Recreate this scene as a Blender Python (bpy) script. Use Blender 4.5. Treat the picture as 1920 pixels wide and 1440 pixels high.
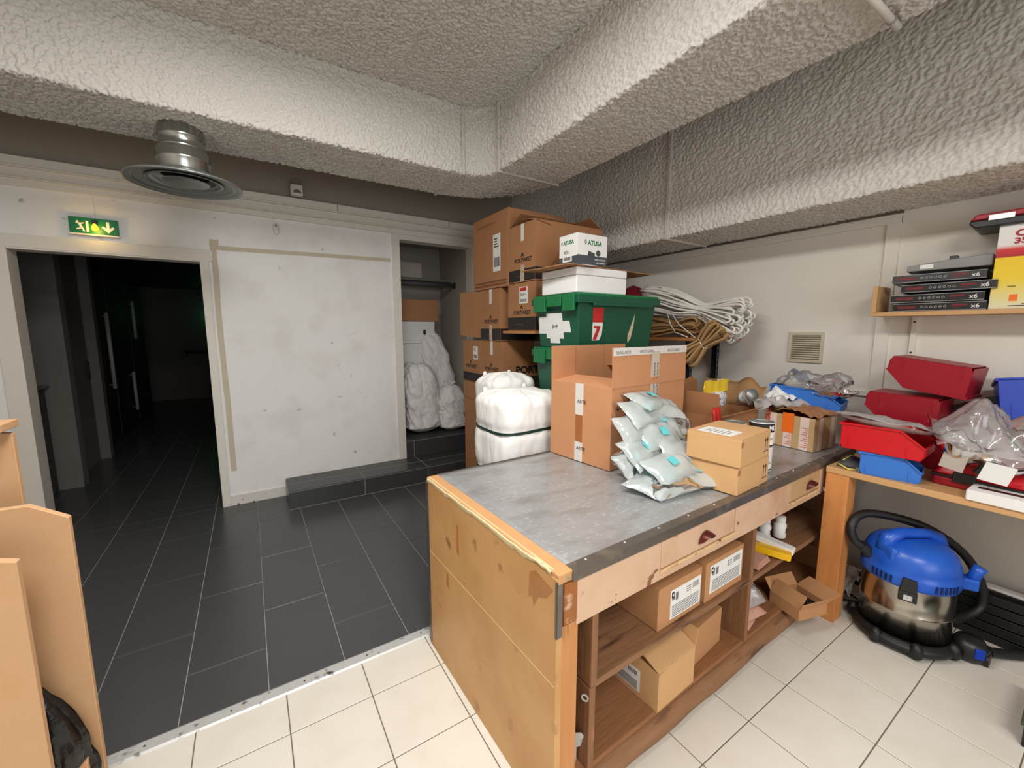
import bpy, bmesh, math, random
from mathutils import Vector, Matrix, noise
from math import sin, cos, pi, radians as R
for o in list(bpy.data.objects): bpy.data.objects.remove(o, do_unlink=True)
S = bpy.context.scene
C = S.collection
random.seed(7)

# ------------------------------------------------------------------ camera, world, lamps, exposure
def look_camera():
    yaw, pit, rol, f = 0.567719, -0.131016, 0.000534, 770.267
    fw = Vector((sin(yaw)*cos(pit), cos(yaw)*cos(pit), sin(pit)))
    r = Vector((cos(yaw), -sin(yaw), 0)); u = r.cross(fw)
    r2 = cos(rol)*r + sin(rol)*u; u2 = -sin(rol)*r + cos(rol)*u
    cd = bpy.data.cameras.new('camera'); cd.sensor_width = 36; cd.lens = f*36/1920; cd.clip_start = .02
    c = bpy.data.objects.new('camera', cd); C.objects.link(c)
    m = Matrix((r2, u2, -fw)).transposed().to_4x4(); m.translation = (0, 0, 1.5)
    c.matrix_world = m; S.camera = c
look_camera()
w = bpy.data.worlds.new('world'); S.world = w; w.use_nodes = True
w.node_tree.nodes['Background'].inputs[0].default_value = (.75, .85, 1, 1)
w.node_tree.nodes['Background'].inputs[1].default_value = .15
def area(name, loc, sx, sy, power, col=(1, .95, .87), rot=(0, 0, 0), spread=180):
    l = bpy.data.lights.new(name, 'AREA'); l.shape = 'RECTANGLE'; l.size = sx; l.size_y = sy
    l.energy = power; l.color = col; l.spread = R(spread)
    o = bpy.data.objects.new(name, l); C.objects.link(o); o.location = loc; o.rotation_euler = rot
    return o
# fluorescent ceiling lamps of the room, overhead and behind the photographer
area('ceiling_lamp', (.15, 1.15, 2.97), .55, 1.25, 38, (1, .982, .95))
area('ceiling_lamp', (.15, -1.2, 2.97), .55, 1.25, 50, (1, .982, .95))
# daylight through the shop window in the wall behind the photographer
area('window_light', (.55, -2.93, 1.55), 2.3, 1.5, 34, (.93, .97, 1), (R(90), 0, 0))
S.view_settings.view_transform = 'Standard'; S.view_settings.look = 'None'
S.view_settings.exposure = .6; S.view_settings.gamma = 1; S.view_settings.use_curve_mapping = False

# ------------------------------------------------------------------ materials
MATS = {}
def nodes_of(name):
    m = bpy.data.materials.new(name); m.use_nodes = True
    nt = m.node_tree; b = nt.nodes['Principled BSDF']
    return m, nt, b
def lin(c):
    return tuple(((v/255)/12.92 if v <= 10 else ((v/255+.055)/1.055)**2.4) for v in c)
def mat(name, rgb, rough=.6, metal=0, var=.12, vs=6, bump=0, bs=60, spec=.5, rgb2=None, thr=.55, ms=8, stretch=(1, 1, 1), coat=0, detail=4, soft=.06, rgb3=None, ms3=3, thr3=.62, soft3=.15):
    """rgb in sRGB 0-255; brightness varies by a noise; rgb2 shows through in patches of a second noise; rgb3 = stains"""
    if name in MATS: return MATS[name]
    m, nt, b = nodes_of(name); N = nt.nodes; L = nt.links
    tc = N.new('ShaderNodeTexCoord'); mp = N.new('ShaderNodeMapping'); L.new(tc.outputs['Object'], mp.inputs[0])
    mp.inputs['Scale'].default_value = stretch
    c = lin(rgb)
    n = N.new('ShaderNodeTexNoise'); n.inputs['Scale'].default_value = vs; n.inputs['Detail'].default_value = detail; L.new(mp.outputs[0], n.inputs['Vector'])
    mx = N.new('ShaderNodeMix'); mx.data_type = 'RGBA'; L.new(n.outputs['Fac'], mx.inputs['Factor'])
    mx.inputs['A'].default_value = (*[v*(1-var) for v in c], 1); mx.inputs['B'].default_value = (*[min(1, v*(1+var)) for v in c], 1)
    out = mx.outputs['Result']
    def patch(out, col, scale, thr, soft, off):
        n2 = N.new('ShaderNodeTexNoise'); n2.inputs['Scale'].default_value = scale; n2.inputs['Detail'].default_value = 6
        ad = N.new('ShaderNodeVectorMath'); ad.inputs[1].default_value = (off, off*.7, -off); L.new(mp.outputs[0], ad.inputs[0]); L.new(ad.outputs[0], n2.inputs['Vector'])
        mr = N.new('ShaderNodeMapRange'); mr.inputs['From Min'].default_value = thr-soft; mr.inputs['From Max'].default_value = thr+soft; L.new(n2.outputs['Fac'], mr.inputs['Value'])
        m2 = N.new('ShaderNodeMix'); m2.data_type = 'RGBA'; L.new(mr.outputs[0], m2.inputs['Factor']); L.new(out, m2.inputs['A']); m2.inputs['B'].default_value = (*lin(col), 1)
        return m2.outputs['Result']
    if rgb2: out = patch(out, rgb2, ms, thr, soft, 3.1)
    if rgb3: out = patch(out, rgb3, ms3, thr3, soft3, 9.7)
    L.new(out, b.inputs['Base Color'])
    b.inputs['Roughness'].default_value = rough; b.inputs['Metallic'].default_value = metal
    b.inputs['Specular IOR Level'].default_value = spec; b.inputs['Coat Weight'].default_value = coat
    if bump:
        nb = N.new('ShaderNodeTexNoise'); nb.inputs['Scale'].default_value = bs; nb.inputs['Detail'].default_value = 3; L.new(mp.outputs[0], nb.inputs['Vector'])
        bp = N.new('ShaderNodeBump'); bp.inputs['Strength'].default_value = 1; bp.inputs['Distance'].default_value = bump
        L.new(nb.outputs['Fac'], bp.inputs['Height']); L.new(bp.outputs[0], b.inputs['Normal'])
    MATS[name] = m
    return m
def plaster(name, rgb, scale, dist):
    m, nt, b = nodes_of(name); N = nt.nodes; L = nt.links
    tc = N.new('ShaderNodeTexCoord')
    n = N.new('ShaderNodeTexNoise'); n.inputs['Scale'].default_value = scale; n.inputs['Detail'].default_value = 2.5; n.inputs['Roughness'].default_value = .6; L.new(tc.outputs['Object'], n.inputs['Vector'])
    v = N.new('ShaderNodeTexVoronoi'); v.inputs['Scale'].default_value = scale*.75; v.feature = 'SMOOTH_F1'; L.new(tc.outputs['Object'], v.inputs['Vector'])
    ma = N.new('ShaderNodeMath'); ma.operation = 'SUBTRACT'; L.new(n.outputs['Fac'], ma.inputs[0]); L.new(v.outputs['Distance'], ma.inputs[1])
    bp = N.new('ShaderNodeBump'); bp.inputs['Distance'].default_value = dist; L.new(ma.outputs[0], bp.inputs['Height']); L.new(bp.outputs[0], b.inputs['Normal'])
    n2 = N.new('ShaderNodeTexNoise'); n2.inputs['Scale'].default_value = 1.3; L.new(tc.outputs['Object'], n2.inputs['Vector'])
    mx = N.new('ShaderNodeMix'); mx.data_type = 'RGBA'; L.new(n2.outputs['Fac'], mx.inputs['Factor']); c = lin(rgb)
    mx.inputs['A'].default_value = (*[x*.92 for x in c], 1); mx.inputs['B'].default_value = (*[min(1, x*1.06) for x in c], 1)
    L.new(mx.outputs['Result'], b.inputs['Base Color']); b.inputs['Roughness'].default_value = .9; b.inputs['Specular IOR Level'].default_value = .15
    MATS[name] = m
    return m
def clear_plastic(name, tint, trans=.72, rough=.12, white=.12):
    m, nt, b = nodes_of(name); N = nt.nodes; L = nt.links; N.remove(b); out = N['Material Output']
    tr = N.new('ShaderNodeBsdfTransparent'); tr.inputs[0].default_value = (1, 1, 1, 1)
    df = N.new('ShaderNodeBsdfPrincipled'); df.inputs['Base Color'].default_value = (*[min(1, t) for t in tint], 1); df.inputs['Roughness'].default_value = rough
    df.inputs['Specular IOR Level'].default_value = .9
    tl = N.new('ShaderNodeBsdfTranslucent'); tl.inputs[0].default_value = (*tint, 1)
    m1 = N.new('ShaderNodeMixShader'); m1.inputs[0].default_value = .35; L.new(df.outputs[0], m1.inputs[1]); L.new(tl.outputs[0], m1.inputs[2])
    gl = N.new('ShaderNodeBsdfGlossy'); gl.inputs['Roughness'].default_value = rough
    lw = N.new('ShaderNodeFresnel'); lw.inputs[0].default_value = 1.5
    m2 = N.new('ShaderNodeMixShader'); m2.inputs[0].default_value = 1-trans; L.new(tr.outputs[0], m2.inputs[1]); L.new(m1.outputs[0], m2.inputs[2])
    m3 = N.new('ShaderNodeMixShader'); L.new(lw.outputs[0], m3.inputs[0]); L.new(m2.outputs[0], m3.inputs[1]); L.new(gl.outputs[0], m3.inputs[2])
    L.new(m3.outputs[0], out.inputs[0]); MATS[name] = m
    return m
def emit(name, rgb, strength):
    m, nt, b = nodes_of(name); b.inputs['Base Color'].default_value = (*lin(rgb), 1)
    b.inputs['Emission Color'].default_value = (*lin(rgb), 1); b.inputs['Emission Strength'].default_value = strength
    MATS[name] = m
    return m
PL = plaster('plaster_coarse', (206, 200, 190), 95, .012)
PL2 = plaster('plaster_medium', (206, 201, 193), 75, .007)
WALL = mat('wall_paint', (235, 234, 232), .7, var=.03, vs=3, bump=.0015, bs=40, rgb2=(226, 224, 221), ms=4, thr=.6, soft=.1, rgb3=(168, 165, 160), ms3=11, thr3=.735, soft3=.045)
WALLR = mat('wall_paint_side', (222, 216, 206), .75, var=.03, vs=3, bump=.001, bs=40)
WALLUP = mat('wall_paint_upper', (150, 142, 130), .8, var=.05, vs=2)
TRIM = mat('trim_paint', (222, 217, 208), .6, var=.03, bump=.0006, bs=30)
DUSK = mat('corridor_shade_grey', (120, 116, 112), .8, var=.05)  # grey in place of off-white: the unlit corridor's darkness is partly in the colour
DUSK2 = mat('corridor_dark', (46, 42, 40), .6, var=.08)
TILE_D = mat('dark_tile', (72, 73, 74), .26, var=.08, vs=3, bump=.0006, bs=120, spec=.45)
TILE_S = mat('dark_step_tile', (62, 63, 64), .30, var=.08, vs=3, bump=.0004, bs=100, spec=.45)
TILE_B = mat('beige_tile', (220, 214, 203), .38, var=.04, vs=4, bump=.0003, bs=80, spec=.4, rgb3=(213, 206, 193), ms3=4, thr3=.66, soft3=.12)
GROUT_L = mat('light_grout', (158, 156, 150), .9)
GROUT_D = mat('dark_grout', (112, 104, 92), .9)
ALU = mat('aluminium', (205, 205, 203), .42, .35, var=.1, vs=30, rgb2=(70, 68, 66), ms=25, thr=.63)
GALV = mat('galvanised', (172, 174, 170), .26, .95, var=.12, vs=10)
GALVD = mat('galvanised_dull', (150, 154, 152), .45, .7, var=.1, vs=6)
CARD = mat('cardboard', (186, 136, 92), .8, var=.06, vs=12, bump=.0006, bs=40, stretch=(1, 1, 1))
CARDL = mat('cardboard_light', (206, 162, 112), .8, var=.05, vs=10, bump=.0005, bs=40)
CARDD = mat('cardboard_brown', (166, 117, 78), .8, var=.06, vs=10, bump=.0006, bs=40)
CARDO = mat('cardboard_orange', (200, 142, 100), .8, var=.05, vs=8, bump=.0008, bs=30)
KRAFT = mat('kraft_paper', (150, 112, 70), .75, var=.1, vs=12, bump=.004, bs=14)
BLACKP = mat('black_print', (36, 28, 24), .6, var=.1)
INK = mat('black_ink', (30, 27, 26), .6)
WHITE = mat('white_paper', (232, 231, 228), .6, var=.03)
GREYP = mat('grey_print', (150, 150, 150), .6)
TAPEW = mat('white_tape', (222, 218, 212), .35, var=.05, vs=20)
TAPEC = mat('clear_tape', (186, 168, 148), .25, var=.05, vs=20)
TAPEB = mat('brown_tape', (168, 104, 60), .3, var=.06)
MASK = mat('masking_tape', (198, 188, 166), .7, var=.08, vs=14)
STYRO = mat('polystyrene', (238, 238, 236), .8, var=.02, vs=90, bump=.001, bs=160)
GREEN = mat('green_plastic', (14, 82, 58), .4, var=.08, rgb2=(40, 110, 86), ms=40, thr=.72, bump=.0003)
GREENL = mat('green_plastic_bright', (16, 112, 62), .4, var=.06)
BLACKC = mat('black_plastic', (26, 27, 28), .4, var=.1)
BLACKM = mat('black_rubber', (20, 20, 21), .5, var=.1)
RED = mat('red_plastic', (200, 14, 28), .38, var=.05, bump=.0002)
REDD = mat('dark_red_plastic', (156, 10, 34), .4, var=.06)
BLUE = mat('blue_plastic', (48, 112, 200), .4, var=.05)
BLUED = mat('deep_blue_plastic', (0, 54, 170), .4, var=.05)
VBLUE = mat('vacuum_blue', (26, 84, 190), .33, var=.06, rgb3=(40, 98, 196), ms3=8)
STEEL = mat('stainless', (186, 180, 170), .2, 1, var=.05, vs=3)
BENCHTOP = mat('zinc_sheet', (168, 169, 170), .34, .35, var=.16, vs=9, bump=.0005, bs=30, stretch=(1, 2.2, 1), detail=9, rgb2=(190, 190, 190), ms=40, thr=.62, soft=.06, rgb3=(146, 142, 137), ms3=6, thr3=.64, soft3=.14)
EDGEM = mat('edge_metal', (124, 116, 108), .4, .7, var=.2, vs=14, rgb2=(150, 140, 128), ms=12, thr=.62)
PLYP = mat('varnished_ply', (206, 160, 104), .5, var=.09, vs=3, bump=.0008, bs=20, rgb2=(150, 100, 56), ms=9, thr=.685, soft=.05, rgb3=(186, 134, 78), ms3=3, thr3=.58, soft3=.16)
PINE = mat('pine', (196, 134, 78), .55, var=.16, vs=5, stretch=(9, 9, .9), bump=.0008, bs=12, rgb2=(110, 62, 30), ms=2.6, thr=.72, soft=.04)
PINEX = mat('pine_long', (186, 126, 72), .6, var=.2, vs=5, stretch=(.9, 9, 9), bump=.001, bs=12)
POST = mat('orange_post', (206, 138, 78), .55, var=.07, vs=4, stretch=(6, 6, .8), rgb3=(176, 104, 50), ms3=2, thr3=.62)
BENCHW = mat('bench_board', (200, 156, 106), .55, var=.08, vs=4, stretch=(6, .8, 6))
MDF = mat('mdf', (192, 152, 112), .7, var=.05, vs=9, bump=.0004, bs=60, rgb3=(188, 138, 90), ms3=5, thr3=.64)
OLDW = mat('old_wood', (140, 100, 68), .7, var=.3, vs=5, stretch=(1.2, 9, 9), bump=.002, bs=9, rgb2=(70, 38, 22), ms=3, thr=.64, soft=.08)
OLDWZ = mat('old_wood_upright', (134, 92, 60), .6, var=.3, vs=5, stretch=(9, 9, 1.2), bump=.002, bs=9, rgb2=(176, 120, 80), ms=4, thr=.68, soft=.05)
OLDPAINT = mat('chipped_cream_paint', (214, 178, 148), .5, var=.06, vs=8, bump=.0025, bs=22, rgb2=(130, 80, 46), ms=13, thr=.655, soft=.012, rgb3=(198, 152, 118), ms3=6, thr3=.6)
PLYEDGE = mat('chipped_edge', (214, 194, 150), .7, var=.15, vs=30, bump=.004, bs=40)
CUP = mat('cup_pull_metal', (92, 36, 30), .35, .4, var=.2, vs=30)
YELLOW = mat('yellow_card', (242, 186, 12), .5, var=.04)
ORANGE = mat('orange_tape', (240, 112, 26), .45, var=.06)
YPRINT = mat('yellow_print', (236, 200, 40), .5, var=.05)
REDPR = mat('red_print', (196, 40, 36), .5)
PINK = mat('pink_paper', (206, 156, 136), .6, var=.1, vs=20)
SACK = mat('sack_fabric', (228, 226, 226), .55, var=.08, vs=14, bump=.002, bs=30)
CLOTHW = mat('white_bale_cloth', (246, 245, 242), .8, var=.02, bump=.004, bs=13, stretch=(1, 1, .5))
STRAP = mat('green_strap', (20, 52, 44), .5)
ROPEW = mat('white_rope', (226, 222, 214), .8, var=.08, vs=60, bump=.001, bs=200)
ROPEB = mat('hemp_rope', (166, 130, 84), .9, var=.15, vs=60, bump=.001, bs=200)
SIGNG = mat('sign_green', (8, 108, 70), .4)
TEAL = mat('teal_print', (96, 196, 200), .5)
PILLOW = clear_plastic('air_pillow_film', (.92, .995, .985), .38, .13)
BAG = clear_plastic('clear_bag', (.94, .94, .94), .72, .12)
BAGM = clear_plastic('milky_bag', (.92, .90, .90), .58, .16)
GREYM = mat('grey_plastic', (118, 118, 118), .5)
GREYD = mat('dark_grey', (70, 70, 72), .6)
LAMP = emit('amber_glow', (255, 170, 14), 9)
GLOWG = emit('green_glow', (40, 255, 120), 3)

# ------------------------------------------------------------------ helpers
def tag(o, label=None, cat=None, group=None, kind=None):
    if label: o['label'] = label
    if cat: o['category'] = cat
    if group: o['group'] = group
    if kind: o['kind'] = kind
    return o
def root(name, label, cat, loc=(0, 0, 0), rz=0, group=None, rot=None):
    o = bpy.data.objects.new(name, None); C.objects.link(o); o.empty_display_size = .05
    o.location = loc; o.rotation_euler = rot if rot else (0, 0, R(rz))
    return tag(o, label, cat, group)
def link(name, me, m=None, parent=None, loc=None, rot=None):
    o = bpy.data.objects.new(name, me); C.objects.link(o)
    if m and not me.materials: me.materials.append(m)
    if parent: o.parent = parent
    if loc: o.location = loc
    if rot: o.rotation_euler = rot
    return o
class MB:
    """collects shapes, then becomes one mesh object"""
    def __init__(s): s.v = []; s.f = []
    def add(s, v, f):
        k = len(s.v); s.v += [tuple(p) for p in v]; s.f += [tuple(i+k for i in q) for q in f]; return s
    def box(s, x0, x1, y0, y1, z0, z1, mtx=None):
        v = [Vector((x, y, z)) for z in (z0, z1) for y in (y0, y1) for x in (x0, x1)]
        if mtx: v = [mtx @ p for p in v]
        return s.add(v, [(0, 2, 3, 1), (4, 5, 7, 6), (0, 1, 5, 4), (2, 6, 7, 3), (0, 4, 6, 2), (1, 3, 7, 5)])
    def prism(s, pts, vec):
        n = len(pts); a = [Vector(p) for p in pts]; vec = Vector(vec)
        return s.add(a+[p+vec for p in a], [tuple(range(n))[::-1], tuple(range(n, 2*n))]+[(i, (i+1) % n, n+(i+1) % n, n+i) for i in range(n)])
    def lathe(s, prof, seg=24, cx=0, cy=0, ax=(1, 1), mtx=None, a0=0, a1=2*pi):
        full = abs(a1-a0-2*pi) < 1e-6; n = seg if full else seg+1
        v = []
        for r, z in prof:
            for i in range(n):
                a = a0+(a1-a0)*i/seg; p = Vector((cx+r*ax[0]*cos(a), cy+r*ax[1]*sin(a), z)); v.append(mtx @ p if mtx else p)
        f = []
        for j in range(len(prof)-1):
            for i in range(seg):
                i2 = (i+1) % n if full else i+1
                f.append((j*n+i, j*n+i2, (j+1)*n+i2, (j+1)*n+i))
        return s.add(v, f)
    def tube(s, path, r, seg=8, closed=False, caps=True):
        P = [Vector(p) for p in path]; n = len(P); v = []; up = Vector((0, 0, 1)); prev = None
        for i, p in enumerate(P):
            t = (P[(i+1) % n]-P[i-1]) if closed else (P[min(i+1, n-1)]-P[max(i-1, 0)])
            if t.length < 1e-9: t = Vector((0, 0, 1))
            t.normalize()
            if prev is None:
                a = t.cross(up) if abs(t.z) < .95 else t.cross(Vector((1, 0, 0)))
            else: a = prev - t*prev.dot(t)
            a.normalize(); prev = a; b = t.cross(a); rr = r[i] if isinstance(r, (list, tuple)) else r
            v += [p+a*rr*cos(2*pi*k/seg)+b*rr*sin(2*pi*k/seg) for k in range(seg)]
        f = []
        for i in range(n if closed else n-1):
            for k in range(seg):
                f.append((i*seg+k, i*seg+(k+1) % seg, ((i+1) % n)*seg+(k+1) % seg, ((i+1) % n)*seg+k))
        if not closed and caps: f += [tuple(range(seg))[::-1], tuple((n-1)*seg+k for k in range(seg))]
        return s.add(v, f)
    def grid(s, fn, nu, nv):
        v = [fn(i/nu, j/nv) for j in range(nv+1) for i in range(nu+1)]
        return s.add(v, [(j*(nu+1)+i, j*(nu+1)+i+1, (j+1)*(nu+1)+i+1, (j+1)*(nu+1)+i) for j in range(nv) for i in range(nu)])
    def mesh(s, name, bevel=0, seg=2, smooth=False):
        me = bpy.data.meshes.new(name); me.from_pydata(s.v, [], s.f); me.validate()
        bm = bmesh.new(); bm.from_mesh(me)
        bmesh.ops.recalc_face_normals(bm, faces=bm.faces)
        if bevel: bmesh.ops.bevel(bm, geom=[e for e in bm.edges if len(e.link_faces) == 2 and e.calc_face_angle(0) > .35], offset=bevel, segments=seg, affect='EDGES', profile=.5, clamp_overlap=True)
        if smooth:
            for f in bm.faces: f.smooth = True
        bm.to_mesh(me); bm.free()
        return me
    def obj(s, name, m, parent=None, bevel=0, seg=2, smooth=False, loc=None, rot=None):
        return link(name, s.mesh(name, bevel, seg, smooth), m, parent, loc, rot)
def box(name, b, m, parent=None, bevel=0, loc=None, rot=None):
    return MB().box(*b).obj(name, m, parent, bevel, loc=loc, rot=rot)
def struct(o): return tag(o, kind='structure')
def text(name, s, size, m, parent, loc, rot, bold=0, align='LEFT', sx=1, shear=0):
    cu = bpy.data.curves.new('lettering', 'FONT'); cu.body = s; cu.size = size; cu.extrude = .0003; cu.offset = bold; cu.align_x = align; cu.shear = shear; cu.resolution_u = 3
    t = bpy.data.objects.new('lettering', cu); C.objects.link(t)
    me = bpy.data.meshes.new_from_object(t.evaluated_get(bpy.context.evaluated_depsgraph_get())); bpy.data.objects.remove(t)
    o = link(name, me, m, parent, loc, rot); o.scale = (sx, 1, 1)
    return o
FRONT = (R(90), 0, 0); LEFT = (R(90), 0, R(-90)); TOP = (0, 0, 0)
# a flat print or sticker on a face of a thing whose near lower corner is its origin: face y=0 (front), x=0 (left), z=h (top)
def decal(name, parent, face, a0, a1, z0, z1, m, off=0, t=.0006, skew=0):
    mb = MB()
    if face == 'front': mb.box(a0, a1, off-t, off, z0, z1)
    elif face == 'left': mb.box(off-t, off, a0, a1, z0, z1)
    elif face == 'top': mb.box(a0, a1, z0, z1, off, off+t)
    return mb.obj(name, m, parent)
def marks(parent, face, a0, a1, z0, z1, off, kind='label', m=None):
    """printed lines and bar code of a sticker"""
    mb = MB(); W = a1-a0; H = z1-z0; rr = random.Random(int(a0*1000+z0*777))
    def r(u0, u1, v0, v1):
        if face == 'front': mb.box(a0+u0*W, a0+u1*W, off-.0004, off, z0+v0*H, z0+v1*H)
        elif face == 'left': mb.box(off-.0004, off, a1-u1*W, a1-u0*W, z0+v0*H, z0+v1*H)
        else: mb.box(a0+u0*W, a0+u1*W, z0+v0*H, z0+v1*H, off, off+.0004)
    if kind == 'label':
        for i in range(4): r(.12, .5+.35*rr.random(), .86-.07*i, .89-.07*i)
        u = .12
        while u < .85:
            d = rr.choice((.02, .03, .045)); r(u, u+d, .12, .38); u += d+rr.choice((.02, .03))
    elif kind == 'carton':
        for i in range(7): r(.06, .94, .06+.06*i, .085+.06*i)
        r(.05, .13, .64, .88)
        u = .72
        while u < .93: r(u, u+.012, .68, .88); u += .024
        for i in range(3): r(.52, .66, .66+.08*i, .69+.08*i)
        r(.16, .24, .6, .86)
    elif kind == 'lines':
        for i in range(6): r(.1, .55+.35*rr.random(), .12+.14*i, .17+.14*i)
    return mb.obj('printed_marks', m or INK, parent)
def flap(mb, side, w, d, h, length, ang, t=.004, inset=0):
    a = R(ang); sn, cs = sin(a), cos(a)
    if side == 'front': o, e, n, L = Vector((inset, 0, h)), Vector((1, 0, 0)), Vector((0, -sn, cs)), w-2*inset
    elif side == 'back': o, e, n, L = Vector((inset, d, h)), Vector((1, 0, 0)), Vector((0, sn, cs)), w-2*inset
    elif side == 'left': o, e, n, L = Vector((0, inset, h)), Vector((0, 1, 0)), Vector((-sn, 0, cs)), d-2*inset
    else: o, e, n, L = Vector((w, inset, h)), Vector((0, 1, 0)), Vector((sn, 0, cs)), d-2*inset
    k = e.cross(n).normalized()*t
    return mb.prism([o, o+e*L, o+e*L+n*length, o+n*length], k)
def carton(label, loc, rz, w, d, h, m=None, group=None, flaps=None, seam='x', tape=None, rot=None, name='cardboard_box'):
    """corner of the box at loc; closed with two top flaps, or open with flaps = {side: (length, angle outwards from upright)}"""
    m = m or CARD; t = .004
    r = root(name, label, 'box', loc, rz, group, rot)
    if flaps is None:
        box('body', (0, w, 0, d, 0, h-t), m, r, .003)
        if seam == 'x':
            box('flap', (.001, w-.001, .001, d/2-.001, h-t, h), m, r); box('flap', (.001, w-.001, d/2+.001, d-.001, h-t, h), m, r)
        else:
            box('flap', (.001, w/2-.001, .001, d-.001, h-t, h), m, r); box('flap', (w/2+.001, w-.001, .001, d-.001, h-t, h), m, r)
    else:
        mb = MB(); mb.box(0, w, 0, t, 0, h); mb.box(0, w, d-t, d, 0, h); mb.box(0, t, t, d-t, 0, h); mb.box(w-t, w, t, d-t, 0, h); mb.box(t, w-t, t, d-t, 0, t)
        mb.obj('body', m, r)
        for s, (L, a) in flaps.items():
            flap(MB(), s, w, d, h, L, a).obj('flap', m, r)
    if tape:
        if seam == 'x': decal('tape', r, 'top', 0, w, d/2-.025, d/2+.025, tape, h)
        else: decal('tape', r, 'top', w/2-.025, w/2+.025, 0, d, tape, h)
    return r
def nz(p, s, seed=0): return noise.noise(Vector((p[0]*s+seed*7.3, p[1]*s-seed*3.1, p[2]*s+seed*1.7)))

# ------------------------------------------------------------------ the room shell
X0, X1, Y0, Y1, ZC = -2.2, 3.15, -3.0, 4.14, 3.05
def tile_mesh(sx, sy, t=.010, name='tile'):
    return MB().box(0, sx, 0, sy, -t, 0).mesh(name, .0012, 1)
fl = struct(box('floor', (X0, X1, Y0, 1.80, -.12, -.0025), GROUT_D))
full = {}
def lay(parent, x0, x1, y0, y1, m, z=0, name='tile'):
    k = (round(x1-x0, 3), round(y1-y0, 3), m.name)
    if k not in full:
        full[k] = tile_mesh(x1-x0, y1-y0); full[k].materials.append(m)
    return link(name, full[k], None, parent, (x0, y0, z))
J = .004
xs = [.03+.3*k for k in range(-6, 11)]; ys = [1.587-.298*k for k in range(0, 8)]
for i in range(len(xs)):
    a = xs[i]; b = min(xs[i]+.3, X1)
    lay(fl, a+J/2, b-J/2, 1.587+J/2, 1.787, TILE_B)
    for yv in ys[1:]: lay(fl, a+J/2, b-J/2, yv+J/2, yv+.298-J/2, TILE_B)
fd = struct(box('floor', (X0, X1, 1.80, 4.20, -.12, -.0025), GROUT_L))
JD = .0034
def dark_cols(parent, ca, cb, ymin, ymax):
    for k in range(ca, cb):
        a = -.03+.3*k; off = 2.123 if k % 2 else 2.428
        y = off-.611*4
        while y < ymax:
            p, q = max(y, ymin), min(y+.611, ymax)
            if q-p > .02: lay(parent, a+JD/2, a+.3-JD/2, p+JD/2, q-JD/2, TILE_D)
            y += .611
dark_cols(fd, -7, 10, 1.845, 4.138)
th = struct(MB().prism([(X0, 1.783, 0), (X0, 1.79, .006), (X0, 1.835, .006), (X0, 1.845, 0)], (X1-X0, 0, 0)).obj('trim_1', ALU))
for k in range(9):
    MB().lathe([(.004, 0), (.004, .0015), (0, .0018)], 8, -.42+.26*k, 1.812).obj('screw', GREYD, th, loc=(0, 0, .006))
# corridor behind the doorway
fc = struct(box('floor', (-2.6, .3, 4.20, 11.4, -.12, -.0025), GROUT_L))
dark_cols(fc, -7, 1, 4.14, 11.3)
# walls
def wallbox(name, parts, m):
    mb = MB()
    for p in parts: mb.box(*p)
    return struct(mb.obj(name, m))
wb = wallbox('wall_back', [(X0, -1.31, 4.14, 4.26, 0, 2.6), (-1.31, -.27, 4.14, 4.26, 2.04, 2.6), (-.27, 1.308, 4.14, 4.26, 0, 2.6), (1.308, 2.12, 4.14, 4.26, 2.39, 2.6), (2.12, X1, 4.14, 4.26, 0, 2.6)], WALL)
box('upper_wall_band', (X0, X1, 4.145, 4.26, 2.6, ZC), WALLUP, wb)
wr = struct(box('wall_right', (X1, X1+.15, Y0, 4.26, 0, ZC), WALLR))
struct(box('wall_left', (X0-.15, X0, Y0, 4.26, 0, ZC), WALLR))
wallbox('wall_front', [(X0, -.65, Y0-.12, Y0, 0, ZC), (1.75, X1, Y0-.12, Y0, 0, ZC), (-.65, 1.75, Y0-.12, Y0, 0, .75), (-.65, 1.75, Y0-.12, Y0, 2.35, ZC)], WALLR)
struct(box('ceiling', (X0, X1, Y0, 4.14, ZC, ZC+.12), PL))
# masking tape outline stuck on the back wall
def tape_strip(pts, wd, seed):
    mb = MB(); n = 24
    for s in range(len(pts)-1):
        a, b = Vector((pts[s][0], 0, pts[s][1])), Vector((pts[s+1][0], 0, pts[s+1][1])); d = (b-a).normalized(); k = Vector((-d.z, 0, d.x))
        def fn(u, v):
            p = a.lerp(b, u)+k*((v-.5)*wd*(1+.08*nz((u*8, v, seed), 1, seed)))+k*.006*nz((u*2, 0, 0), 1, seed)
            return (p.x, 4.1385-.0006*v, p.z)
        mb.grid(fn, n, 1)
    return mb.obj('masking_tape', MASK, wb)
tape_strip([(-.21, 2.15), (1.225, 2.175)], .034, 1)
tape_strip([(-.185, 2.20), (-.19, 1.75), (-.185, .30)], .040, 2)
tape_strip([(-.21, 2.19), (-.15, 2.185)], .05, 3)
# scuffs at the foot of the wall come with the paint; skirting under it
struct(MB().box(-.27, .197, 4.128, 4.14, 0, .085).obj('baseboard_back', mat('skirting_paint', (216, 212, 206), .6, var=.04, rgb2=(40, 36, 34), ms=26, thr=.69, soft=.02)))
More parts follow.
